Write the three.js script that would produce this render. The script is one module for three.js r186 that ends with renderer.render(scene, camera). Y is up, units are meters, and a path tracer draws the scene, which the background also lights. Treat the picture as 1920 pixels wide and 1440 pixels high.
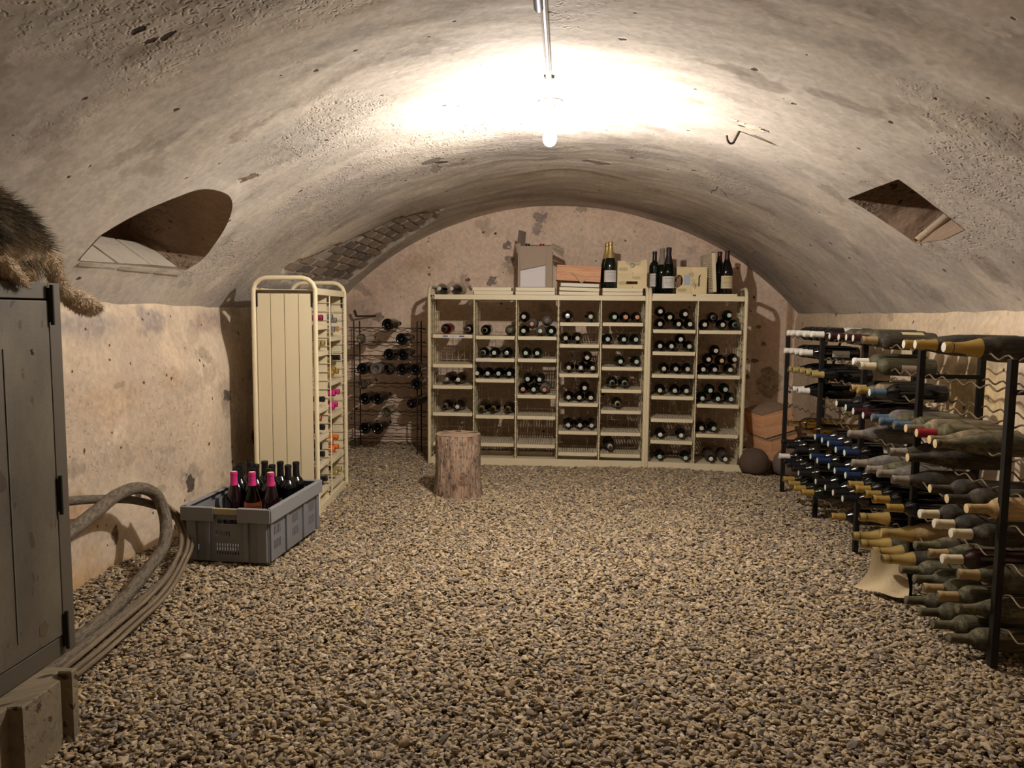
import * as THREE from 'three';
import { mergeGeometries, mergeVertices, toCreasedNormals } from 'three/addons/utils/BufferGeometryUtils.js';
import { RoundedBoxGeometry } from 'three/addons/geometries/RoundedBoxGeometry.js';
import { MarchingCubes } from 'three/addons/objects/MarchingCubes.js';
import { MeshSurfaceSampler } from 'three/addons/math/MeshSurfaceSampler.js';

// ---------------------------------------------------------------- camera, light, exposure
const scene = new THREE.Scene();
scene.background = new THREE.Color(0x000000);
const camera = new THREE.PerspectiveCamera(53.13, 1920 / 1440, 0.05, 40);
camera.position.set(0.06, 1.07, 0);
camera.rotation.set(THREE.MathUtils.degToRad(-5.3), THREE.MathUtils.degToRad(3.93), 0.009, 'YXZ');
const renderer = new THREE.WebGLRenderer({ antialias: true });
renderer.toneMapping = THREE.LinearToneMapping;
renderer.toneMappingExposure = 1.0;
renderer.shadowMap.enabled = true;
const LAMP_POWER = 7.0, LAMP_COLOR = new THREE.Color(1.0, 0.915, 0.855);
const LAMP = new THREE.Vector3(-0.012, 1.742, -3.07);

// ---------------------------------------------------------------- helpers
const V = (x, y, z) => new THREE.Vector3(x, y, z);
function rng(seed) { let a = seed >>> 0; return () => { a = (a + 0x6D2B79F5) >>> 0; let t = a; t = Math.imul(t ^ (t >>> 15), t | 1); t ^= t + Math.imul(t ^ (t >>> 7), t | 61); return ((t ^ (t >>> 14)) >>> 0) / 4294967296; }; }
const R0 = rng(12345);
const PERM = new Uint8Array(512), VAL = new Float32Array(256);
for (let i = 0; i < 256; i++) { PERM[i] = i; VAL[i] = R0(); }
for (let i = 255; i > 0; i--) { const j = Math.floor(R0() * (i + 1)); const t = PERM[i]; PERM[i] = PERM[j]; PERM[j] = t; }
for (let i = 0; i < 256; i++) PERM[i + 256] = PERM[i];
function vn(x, y) {
  const xi = Math.floor(x), yi = Math.floor(y); let fx = x - xi, fy = y - yi; const a = xi & 255, b = yi & 255, a1 = (xi + 1) & 255, b1 = (yi + 1) & 255;
  fx = fx * fx * (3 - 2 * fx); fy = fy * fy * (3 - 2 * fy);
  const v00 = VAL[PERM[PERM[a] + b]], v10 = VAL[PERM[PERM[a1] + b]], v01 = VAL[PERM[PERM[a] + b1]], v11 = VAL[PERM[PERM[a1] + b1]];
  return v00 + (v10 - v00) * fx + (v01 - v00) * fy + (v00 - v10 - v01 + v11) * fx * fy;
}
function fbm(x, y, o) { let s = 0, a = 0.5, n = 0; for (let i = 0; i < o; i++) { s += a * vn(x, y); n += a; x = x * 2.03 + 17.3; y = y * 2.01 + 5.7; a *= 0.5; } return s / n; }
const clamp = (v, a = 0, b = 1) => v < a ? a : v > b ? b : v;
const sst = (a, b, v) => { const t = clamp((v - a) / (b - a)); return t * t * (3 - 2 * t); };
const mix = (a, b, t) => a + (b - a) * t;
function inPoly(P, x, y) { let c = false; for (let i = 0, j = P.length - 1; i < P.length; j = i++) { const [xi, yi] = P[i], [xj, yj] = P[j]; if ((yi > y) !== (yj > y) && x < (xj - xi) * (y - yi) / (yj - yi) + xi) c = !c; } return c; }

const taken = {};
function numbered(n) { if (!(n in taken)) { taken[n] = 0; return n; } taken[n]++; return n + '_' + String(taken[n]).padStart(3, '0'); }
function tag(o, label, category, group) { o.userData = { label, category }; if (group) o.userData.group = group; return o; }
function thing(name, label, category, pos = [0, 0, 0], ry = 0, group) { const o = new THREE.Group(); o.name = numbered(name); o.position.set(...pos); o.rotation.y = ry; tag(o, label, category, group); scene.add(o); return o; }
function struct(o, name) { o.name = name; o.userData = { kind: 'structure' }; scene.add(o); return o; }
function part(name, geo, mat, parent, label) { const m = new THREE.Mesh(geo, mat); m.name = name; if (label) m.userData.label = label; parent.add(m); return m; }
function clean(g) { const q = g.index ? g.toNonIndexed() : g.clone(); for (const k of Object.keys(q.attributes)) if (!['position', 'normal', 'uv'].includes(k)) q.deleteAttribute(k); if (!q.attributes.normal) q.computeVertexNormals(); if (!q.attributes.uv) q.setAttribute('uv', new THREE.BufferAttribute(new Float32Array(q.attributes.position.count * 2), 2)); return q; }
function merge(list) { return mergeGeometries(list.map(clean)); }
function box(w, h, d, x = 0, y = 0, z = 0, rx = 0, ry = 0, rz = 0) { const g = new THREE.BoxGeometry(w, h, d); if (rx) g.rotateX(rx); if (ry) g.rotateY(ry); if (rz) g.rotateZ(rz); return g.translate(x, y, z); }
function rbox(w, h, d, r, x = 0, y = 0, z = 0, rx = 0, ry = 0, rz = 0) { const g = new RoundedBoxGeometry(w, h, d, 2, r); if (rx) g.rotateX(rx); if (ry) g.rotateY(ry); if (rz) g.rotateZ(rz); return g.translate(x, y, z); }
function rod(a, b, r, seg = 6) { const d = b.clone().sub(a), L = d.length(); const g = new THREE.CylinderGeometry(r, r, L, seg); g.applyQuaternion(new THREE.Quaternion().setFromUnitVectors(V(0, 1, 0), d.normalize())); g.translate((a.x + b.x) / 2, (a.y + b.y) / 2, (a.z + b.z) / 2); return g; }
function tube(pts, r, seg = 60, rad = 8, closed = false, tension = 0.5) { return new THREE.TubeGeometry(new THREE.CatmullRomCurve3(pts, closed, 'catmullrom', tension), seg, r, rad, closed); }
function surf(nu, nv, f, uv, skip) {
  const P = [], U = [], I = [];
  for (let j = 0; j <= nv; j++) for (let i = 0; i <= nu; i++) { const p = f(i / nu, j / nv, i, j); P.push(p[0], p[1], p[2]); const t = uv(i / nu, j / nv, i, j); U.push(t[0], t[1]); }
  for (let j = 0; j < nv; j++) for (let i = 0; i < nu; i++) { if (skip && skip(i, j)) continue; const a = j * (nu + 1) + i, b = a + 1, c = a + nu + 1, d = c + 1; I.push(a, b, d, a, d, c); }
  const g = new THREE.BufferGeometry(); g.setAttribute('position', new THREE.Float32BufferAttribute(P, 3)); g.setAttribute('uv', new THREE.Float32BufferAttribute(U, 2)); g.setIndex(I); g.computeVertexNormals(); return g;
}
function tex(w, h, f, srgb, rep = true) {
  const d = new Uint8Array(w * h * 4); const o = [0, 0, 0];
  for (let y = 0; y < h; y++) for (let x = 0; x < w; x++) { f(x, y, o); const k = (y * w + x) * 4; d[k] = clamp(o[0], 0, 255); d[k + 1] = clamp(o[1], 0, 255); d[k + 2] = clamp(o[2], 0, 255); d[k + 3] = 255; }
  const t = new THREE.DataTexture(d, w, h, THREE.RGBAFormat); t.magFilter = THREE.LinearFilter; t.minFilter = THREE.LinearMipmapLinearFilter; t.generateMipmaps = true;
  t.wrapS = t.wrapT = rep ? THREE.RepeatWrapping : THREE.ClampToEdgeWrapping; if (srgb) t.colorSpace = THREE.SRGBColorSpace; t.needsUpdate = true; return t;
}
function ctex(w, h, draw) { const c = document.createElement('canvas'); c.width = w; c.height = h; draw(c.getContext('2d'), w, h); const t = new THREE.CanvasTexture(c); t.colorSpace = THREE.SRGBColorSpace; return t; }
const std = (color, roughness = 0.6, extra = {}) => new THREE.MeshStandardMaterial({ color, roughness, ...extra });

// ---------------------------------------------------------------- the plaster: one painter for vault and walls
// o: size in metres, colours (sRGB 0..255), relief strengths, list of marks { u, v, ru, rv, rot, col, dep, soft }
function plaster(w, h, o) {
  const H = new Float32Array(w * h), C = new Uint8Array(w * h * 4);
  for (let y = 0; y < h; y++) for (let x = 0; x < w; x++) {
    const u = o.u0 + (x + 0.5) / w * o.su, v = o.v0 + (y + 0.5) / h * o.sv;
    const big = fbm(u * 1.3 + 9 + o.seed, v * 1.3, 4), mid = fbm(u * 4.5 + o.seed, v * 4.5 + 40, 4), fine = fbm(u * 55, v * 55 + o.seed, 3);
    const str = fbm(u * o.ku + mid * 1.2, v * o.kv + big * 3 + o.seed, 4);
    const flaky = o.flake * sst(0.42, 0.62, big * 0.5 + fbm(u * 2.2 + 70, v * 2.2 + o.seed, 3) * 0.5 + (o.flakeBias ? o.flakeBias(u, v) : 0));
    const fl = vn(u * 170 + mid * 16, v * 120 + big * 9 + o.seed), fl2 = fbm(u * 52 + mid * 3, v * 52 + 11, 3);
    let pk = flaky * sst(0.72, 0.82, fl) * sst(0.4, 0.62, fl2), pl = flaky * sst(0.49, 0.53, fl2 + 0.03 * fine);
    const gs = sst(0.46, 0.68, big) * 0.75 + sst(0.5, 0.75, str) * 0.55, wm = sst(0.5, 0.72, mid);
    const bias = o.tone ? o.tone(u, v, big, mid) : 0;
    const m = clamp(gs * 0.75 + bias);
    let r = mix(o.c0[0], o.c1[0], m), g = mix(o.c0[1], o.c1[1], m), b = mix(o.c0[2], o.c1[2], m);
    r = mix(r, o.c2[0], wm * 0.45); g = mix(g, o.c2[1], wm * 0.45); b = mix(b, o.c2[2], wm * 0.45);
    const k = 1 + (fine - 0.5) * 0.16 + (str - 0.5) * (o.str || 0.24) - pk * 0.16; r *= k; g *= k; b *= k;
    H[y * w + x] = 0.5 + (str - 0.5) * o.ripple + (fine - 0.5) * 0.10 - pk * 0.42 + pl * 0.12 + (fl2 - 0.5) * 0.12 * flaky;
    const q = (y * w + x) * 4; C[q] = clamp(r, 0, 255); C[q + 1] = clamp(g, 0, 255); C[q + 2] = clamp(b, 0, 255); C[q + 3] = 255;
  }
  const Rm = rng(o.seed * 77 + 5);
  const marks = (o.marks || []).slice();
  for (let i = 0; i < (o.specks || 0); i++) { const s = 0.0035 + Rm() * Rm() * 0.010; marks.push({ u: o.u0 + Rm() * o.su, v: o.v0 + Rm() * o.sv, ru: s, rv: s * (0.5 + Rm()), rot: Rm() * 3, col: [86, 68, 52], dep: -0.5 }); }
  for (let i = 0; i < (o.smudges || 0); i++) { const s = 0.03 + Rm() * 0.10; marks.push({ u: o.u0 + Rm() * o.su, v: o.v0 + Rm() * o.sv, ru: s, rv: s * (0.25 + Rm() * 0.5), rot: (Rm() - 0.5) * 0.9, col: Rm() < 0.7 ? [120, 107, 94] : [226, 212, 190], al: 0.16 + Rm() * 0.22, soft: 0.3, rag: 2.2, dep: -0.1 }); }
  for (const m of marks) {
    const R = Math.max(m.ru, m.rv) * 1.5, cs = Math.cos(m.rot || 0), sn = Math.sin(m.rot || 0);
    const x0 = Math.max(0, Math.floor((m.u - R - o.u0) / o.su * w)), x1 = Math.min(w - 1, Math.ceil((m.u + R - o.u0) / o.su * w)), y0 = Math.max(0, Math.floor((m.v - R - o.v0) / o.sv * h)), y1 = Math.min(h - 1, Math.ceil((m.v + R - o.v0) / o.sv * h));
    const nf = (m.nf || 2.2) / Math.max(m.ru, m.rv), sd = (m.u * 13.7 + m.v * 7.3) * 10;
    for (let y = y0; y <= y1; y++) for (let x = x0; x <= x1; x++) {
      const du = o.u0 + (x + 0.5) / w * o.su - m.u, dv = o.v0 + (y + 0.5) / h * o.sv - m.v;
      const a = (du * cs + dv * sn) / m.ru, b = (-du * sn + dv * cs) / m.rv;
      const d = Math.sqrt(a * a + b * b) + (fbm(du * nf + sd, dv * nf + 3, 4) - 0.5) * (m.rag ?? 1.1);
      const t = 1 - sst(0.92 - (m.soft || 0.12), 0.92 + (m.soft || 0.12), d); if (t <= 0) continue;
      const q = (y * w + x) * 4, n = 1 + (fbm(du * 60 + sd, dv * 60, 3) - 0.5) * 0.5, al = t * (m.al ?? 1);
      for (let c = 0; c < 3; c++) C[q + c] = clamp(mix(C[q + c], m.col[c] * n, al), 0, 255);
      H[y * w + x] += t * (m.dep || 0) * (0.6 + 0.8 * fbm(du * 40 + sd, dv * 40, 2)) * 0.5;
    }
  }
  const D = new Uint8Array(w * h * 4); for (let i = 0; i < w * h; i++) { const v = clamp(H[i] * 255, 0, 255); D[i * 4] = D[i * 4 + 1] = D[i * 4 + 2] = v; D[i * 4 + 3] = 255; }
  const mk = (data, srgb) => { const t = new THREE.DataTexture(data, w, h, THREE.RGBAFormat); t.magFilter = THREE.LinearFilter; t.minFilter = THREE.LinearMipmapLinearFilter; t.generateMipmaps = true; t.wrapS = t.wrapT = THREE.MirroredRepeatWrapping; if (srgb) t.colorSpace = THREE.SRGBColorSpace; t.needsUpdate = true; return t; };
  return new THREE.MeshStandardMaterial({ map: mk(C, true), bumpMap: mk(D, false), bumpScale: o.bump, roughness: 0.96, metalness: 0 });
}

// ---------------------------------------------------------------- the room shell
const XC = 0.025, HALF = 1.78, SPR = 1.085, RISE = 0.80, RAD = (HALF * HALF + RISE * RISE) / (2 * RISE), CYV = SPR + RISE - RAD, TH = Math.asin(HALF / RAD), SMAX = TH * RAD;
const ZB = -5.95, ZF = 1.3, XL = XC - HALF, XR = XC + HALF;
const vp = (s, z, r = 0) => { const t = s / RAD; return [XC + Math.sin(t) * (RAD + r), CYV + Math.cos(t) * (RAD + r), z]; };
let NICHE_L = [[-1.80, -2.55], [-1.673, -2.535], [-1.564, -2.587], [-1.433, -2.681], [-1.365, -2.746], [-1.343, -2.857], [-1.354, -2.979], [-1.417, -3.106], [-1.525, -3.226], [-1.626, -3.292], [-1.712, -3.326], [-1.785, -3.286]];
NICHE_L = [NICHE_L[0], ...new THREE.CatmullRomCurve3(NICHE_L.slice(1).map(q => V(q[0], q[1], 0))).getPoints(44).map(q => [q.x, q.y])];
const NICHE_R = [[1.262, -3.354], [1.263, -3.077], [1.267, -2.877], [1.431, -2.903], [1.574, -2.909], [1.600, -3.10], [1.592, -3.325], [1.441, -3.345]];
const BRICKS = [[-1.70, -4.28], [-1.62, -4.36], [-1.43, -4.66], [-1.22, -4.80], [-1.01, -4.87], [-0.80, -5.16], [-0.90, -5.45], [-1.10, -5.62], [-1.73, -5.72], [-1.80, -5.3], [-1.80, -4.6]];
const inBricks = (s, z) => inPoly(BRICKS, s + (fbm(s * 9, z * 9, 3) - 0.5) * 0.12, z + (fbm(s * 9 + 40, z * 9, 3) - 0.5) * 0.12);
const vaultBump = (s, z) => {
  let d = (fbm(s * 0.9 + 3, z * 0.9, 3) - 0.5) * 0.035 + (fbm(s * 1.6 + 8, z * 6 + fbm(s * 2, z * 2, 2) * 2, 3) - 0.5) * 0.012;
  if (inBricks(s, z)) d += 0.020 + 0.006 * fbm(s * 30, z * 30, 2);
  return d;
};
const matVault = plaster(2048, 2048, {
  u0: -2.06, su: 4.12, v0: -6.0, sv: 4.9, seed: 3, ku: 1.6, kv: 8.5, ripple: 0.42, bump: 0.0062, flake: 0.9, specks: 240, smudges: 150, str: 0.34,
  c0: [197, 188, 174], c1: [158, 149, 140], c2: [203, 192, 174],
  flakeBias: (u, v) => -0.105 + 0.24 * Math.exp(-(((u + 0.85) / 0.65) ** 2) - (((v + 3.3) / 1.0) ** 2)) + 0.20 * Math.exp(-(((u - 1.45) / 0.3) ** 2) - (((v + 2.6) / 0.5) ** 2)),
  marks: [
    { u: -0.958, v: -1.734, ru: 0.022, rv: 0.012, rot: 0.2, col: [58, 42, 30], dep: -1.6 }, { u: -0.969, v: -1.796, ru: 0.018, rv: 0.010, col: [58, 42, 30], dep: -1.6 }, { u: -0.928, v: -1.806, ru: 0.028, rv: 0.009, rot: 0.3, col: [62, 46, 34], dep: -1.4 },
    { u: -0.64, v: -3.78, ru: 0.06, rv: 0.05, rot: 0.5, col: [132, 122, 112], dep: -1.3 }, { u: -0.655, v: -3.98, ru: 0.035, rv: 0.11, rot: -0.2, col: [140, 128, 114], dep: -1.2 }, { u: -0.60, v: -3.86, ru: 0.02, rv: 0.05, rot: 0.6, col: [70, 56, 44], dep: -1.8 },
    { u: -1.232, v: -2.93, ru: 0.03, rv: 0.05, rot: 0.7, col: [120, 104, 86], dep: -1.4 }, { u: 0.193, v: -4.24, ru: 0.085, rv: 0.035, rot: -0.25, col: [128, 120, 116], dep: -1.7 }, { u: 0.20, v: -4.20, ru: 0.08, rv: 0.02, rot: -0.25, col: [224, 206, 178], dep: 0.5 },
    { u: 0.74, v: -3.0, ru: 0.055, rv: 0.03, rot: 0.1, col: [226, 212, 184], dep: 1.2 }, { u: 0.70, v: -3.03, ru: 0.018, rv: 0.012, col: [82, 64, 48], dep: -1.5 }, { u: 0.78, v: -2.99, ru: 0.02, rv: 0.01, col: [92, 72, 54], dep: -1.3 }, { u: 0.66, v: -2.98, ru: 0.02, rv: 0.012, col: [230, 216, 190], dep: 0.8 },
    { u: -0.185, v: -5.2, ru: 0.3, rv: 0.2, col: [140, 128, 122], al: 0.35, soft: 0.5 }, { u: 0.63, v: -2.52, ru: 0.05, rv: 0.16, rot: 1.3, col: [110, 98, 84], al: 0.4, soft: 0.4, rag: 2 }, { u: 0.50, v: -2.48, ru: 0.02, rv: 0.10, rot: 1.4, col: [106, 94, 80], al: 0.4, soft: 0.35, rag: 2 },
    { u: 0.86, v: -2.45, ru: 0.13, rv: 0.03, rot: 0.1, col: [112, 100, 88], al: 0.35, soft: 0.4, rag: 2 }, { u: 0.84, v: -2.05, ru: 0.10, rv: 0.05, rot: 0.2, col: [116, 104, 92], al: 0.3, soft: 0.45, rag: 2 }, { u: 1.32, v: -2.12, ru: 0.2, rv: 0.07, rot: 0.1, col: [118, 106, 92], al: 0.3, soft: 0.45, rag: 2 },
    { u: -1.2, v: -5.0, ru: 0.5, rv: 0.3, rot: 0.7, col: [124, 110, 98], al: 0.45, soft: 0.4 }, { u: 1.1, v: -5.1, ru: 0.35, rv: 0.5, rot: 0.2, col: [140, 126, 112], al: 0.45, soft: 0.4 }, { u: 0.5, v: -5.6, ru: 0.6, rv: 0.15, col: [138, 126, 116], al: 0.5, soft: 0.4 },
    { u: 0.32, v: -2.78, ru: 0.10, rv: 0.06, col: [222, 190, 150], al: 0.5, soft: 0.3 }, { u: 0.19, v: -2.37, ru: 0.012, rv: 0.010, col: [70, 56, 44], dep: -1 },
  ],
});
{
  const NS = 250, NZ = 420;
  const S = i => -SMAX + i / NS * 2 * SMAX, Z = j => ZB - 0.05 + j / NZ * (ZF + 0.05 - ZB);
  const holes = [NICHE_L, NICHE_R];
  // nearest point on a polygon
  const near = (P, x, y) => { let best = 1e9, r = null; for (let i = 0; i < P.length; i++) { const a = P[i], b = P[(i + 1) % P.length], dx = b[0] - a[0], dy = b[1] - a[1]; const t = clamp(((x - a[0]) * dx + (y - a[1]) * dy) / (dx * dx + dy * dy)); const px = a[0] + dx * t, py = a[1] + dy * t, d = Math.hypot(px - x, py - y); if (d < best) { best = d; r = [px, py, d]; } } return r; };
  const snapped = (s, z) => { for (const P of holes) { if (Math.abs(s - P[0][0]) > 0.6 || z < -3.5 || z > -2.4) continue; const n = near(P, s, z); if (n[2] < 0.0125 || (n[2] < 0.02 && inPoly(P, s, z))) return [n[0], n[1]]; } return [s, z]; };
  const inner = surf(NS, NZ, (a, b, i, j) => { let s = S(i), z = Z(j); [s, z] = snapped(s, z); let e = 1; for (const P of holes) if (Math.abs(s - P[0][0]) < 0.6 && z > -3.5 && z < -2.4) e = Math.min(e, sst(0, 0.08, near(P, s, z)[2])); return vp(s, z, vaultBump(s, z) * e + (i === 0 || i === NS ? 0.0 : 0)); },
    (a, b, i, j) => [(S(i) + 2.06) / 4.12, (Z(j) + 6.0) / 4.9],
    (i, j) => { const s = (S(i) + S(i + 1)) / 2, z = (Z(j) + Z(j + 1)) / 2; return holes.some(P => inPoly(P, s, z)); });
  const outer = surf(24, 1, (a, b) => vp(-SMAX * 1.02 + a * 2.04 * SMAX, mix(ZB - 0.3, ZF + 0.3, b), 0.85), (a, b) => [a * 2, b * 3]);
  const ceiling = struct(new THREE.Group(), 'ceiling');
  part('vault', inner, matVault, ceiling); part('vault_back', outer, matVault, ceiling);
  // exposed bricks in the bare patch by the back wall, each brick a piece of its own
  const Rb = rng(91), bm = [0x978879, 0x8a7d70, 0xa09080, 0x80766c, 0xa59684].map(c => std(c, 0.95));
  const bg = [0, 1, 2, 3].map(k => { const g = new THREE.BoxGeometry(0.052, 0.030, 0.20, 2, 1, 4), p = g.attributes.position, r = rng(k + 50); const seen = {}; for (let i = 0; i < p.count; i++) { const key = [p.getX(i), p.getY(i), p.getZ(i)].map(v => v.toFixed(3)).join(); if (!seen[key]) seen[key] = [(r() - 0.5) * 0.010, (r() - 0.5) * 0.006, (r() - 0.5) * 0.012]; p.setXYZ(i, p.getX(i) + seen[key][0], p.getY(i) + seen[key][1], p.getZ(i) + seen[key][2]); } g.computeVertexNormals(); return g; });
  let row = 0;
  for (let s = -1.755; s < -0.8; s += 0.068, row++) for (let z = -5.70 + (row % 2) * 0.115; z < -4.2; z += 0.228) {
    if (!inBricks(s, z) || !inBricks(s, z + 0.085) || !inBricks(s, z - 0.085)) continue; if (Rb() < 0.06) continue;
    const m = part('brick', bg[Math.floor(Rb() * 4)], bm[Math.floor(Rb() * 5)], ceiling), p = vp(s, z, 0.021 + vaultBump(s, z) * 0.3 + Rb() * 0.006); m.position.set(...p); m.rotation.set((Rb() - 0.5) * 0.03, 0, -s / RAD + (Rb() - 0.5) * 0.06, 'XYZ');
  }
  // the two light shafts: splayed openings with their own walls
  const matNiche = plaster(512, 512, { u0: 0, su: 1.2, v0: 0, sv: 1.2, seed: 12, ku: 4, kv: 5, ripple: 0.4, bump: 0.02, flake: 0.8, specks: 30, c0: [150, 126, 104], c1: [108, 90, 74], c2: [158, 134, 110] });
  const shaft = (P, endOf, name) => {
    const n = P.length, K = 10, per = n > 20 ? 2 : 8, pts = [];
    for (let i = 0; i < n; i++) for (let k = 0; k < per; k++) { const a = P[i], b = P[(i + 1) % n], t = k / per; pts.push([mix(a[0], b[0], t), mix(a[1], b[1], t)]); }
    const m = pts.length;
    const g = surf(m, K, (a, b, i, j) => { const q = pts[i % m], p0 = vp(q[0], q[1], -0.002), p1 = endOf(q[0], q[1], p0), t = j / K, w = j ? (fbm(i * 0.35 + 5, j * 0.5 + 9, 3) - 0.5) * 0.03 * Math.min(1, j) : 0; return [mix(p0[0], p1[0], t), mix(p0[1], p1[1], t) + w, mix(p0[2], p1[2], t) + w]; }, (a, b, i, j) => [a * 1.6, b * 0.6]);
    const P2 = [], I = [];
    pts.forEach(q => P2.push(...endOf(q[0], q[1], vp(q[0], q[1])))); const cx = [0, 0, 0]; for (let i = 0; i < m; i++) for (let k = 0; k < 3; k++) cx[k] += P2[i * 3 + k] / m; P2.push(...cx);
    for (let i = 0; i < m; i++) I.push(i, (i + 1) % m, m); const cap = new THREE.BufferGeometry(); cap.setAttribute('position', new THREE.Float32BufferAttribute(P2, 3)); cap.setIndex(I); cap.computeVertexNormals();
    part(name, merge([g, cap]), matNiche, ceiling);
  };
  shaft(NICHE_R, (s, z, p0) => { const p = p0 || vp(s, z); return [2.02, p[1] + 0.42, -3.12 + (z + 3.12) * 0.92]; }, 'light_shaft');
  shaft(NICHE_L, (s, z, p0) => { const p = p0 || vp(s, z); return [-2.10, p[1] + (p[1] < 1.33 ? 0.20 : 0.26), -2.93 + (z + 2.93) * 0.75]; }, 'light_shaft');
  const slabM = std(0xb5aa98, 0.9, { bumpMap: matNiche.bumpMap, bumpScale: 0.006 });
  // three stone sill slabs in the left opening, sloping down into the room
  const zs = [-2.56, -2.80, -3.06, -3.285];
  for (let k = 0; k < 3; k++) { const z0 = zs[k] - 0.006, z1 = zs[k + 1] + 0.004, w = z0 - z1, o = [0.02, 0.005, -0.02][k]; const g = new RoundedBoxGeometry(0.21, 0.028, w, 2, 0.006); const m = part('sill_slab', g, slabM, ceiling); m.position.set(-1.704, 1.287, (z0 + z1) / 2); m.rotation.z = -0.62; m.rotation.y = o; }
  const rg = part('sill_ridge', tube([V(1.497, 1.376, -3.305), V(1.56, 1.434, -3.300), V(1.65, 1.512, -3.300), V(1.80, 1.640, -3.290)], 0.019, 20, 8), std(0xb8a58c, 0.95, { bumpMap: matNiche.bumpMap, bumpScale: 0.006 }), ceiling);
}
const matLeft = plaster(1536, 512, {
  u0: -6.0, su: 4.8, v0: -0.15, sv: 1.5, seed: 21, ku: 3, kv: 3, ripple: 0.3, bump: 0.009, flake: 0.6, specks: 170, smudges: 70, c0: [213, 195, 170], c1: [180, 162, 142], c2: [219, 199, 170],
  tone: (u, v) => 0, marks: [
    { u: -2.8, v: 1.0, ru: 0.18, rv: 0.05, col: [150, 142, 138], al: 0.55, soft: 0.35 }, { u: -3.25, v: 1.01, ru: 0.12, rv: 0.07, col: [140, 132, 128], al: 0.6, soft: 0.3 }, { u: -3.8, v: 1.0, ru: 0.25, rv: 0.06, col: [160, 138, 126], al: 0.5, soft: 0.35 },
    { u: -3.86, v: 0.62, ru: 0.05, rv: 0.03, rot: 0.3, col: [86, 76, 66], dep: -1.6 }, { u: -3.42, v: 0.26, ru: 0.045, rv: 0.04, rot: 0.6, col: [74, 64, 56], dep: -1.8 }, { u: -3.05, v: 0.30, ru: 0.025, rv: 0.04, col: [86, 74, 62], dep: -1.5 }, { u: -2.7, v: 0.3, ru: 0.12, rv: 0.07, rot: 0.5, col: [170, 132, 100], al: 0.6, soft: 0.3 },
    { u: -2.72, v: -0.02, ru: 0.035, rv: 0.06, rot: 0.3, col: [112, 100, 86], dep: 1 }, { u: -2.9, v: 0.16, ru: 0.02, rv: 0.05, col: [120, 100, 78], dep: -1.4 }, { u: -3.0, v: -0.05, ru: 0.7, rv: 0.12, col: [196, 150, 92], al: 0.55, soft: 0.4 }, { u: -2.5, v: 0.05, ru: 0.3, rv: 0.12, col: [206, 160, 100], al: 0.4, soft: 0.4 },
    { u: -3.3, v: 0.75, ru: 0.1, rv: 0.05, col: [176, 150, 122], al: 0.5, soft: 0.4 }, { u: -2.9, v: 0.70, ru: 0.2, rv: 0.09, col: [182, 158, 130], al: 0.5, soft: 0.4 }, { u: -4.2, v: 0.35, ru: 0.05, rv: 0.04, col: [60, 50, 42], dep: -1.5 }],
});
const leftWallX = (y, z) => XL + 0.055 * sst(-2.7, -3.4, z) * sst(1.02, 0.75, y) + (fbm(z * 2 + 4, y * 2, 3) - 0.5) * 0.03 * sst(1.1, 0.95, y) + 0.008 * sst(1.08, 1.03, y);
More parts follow.
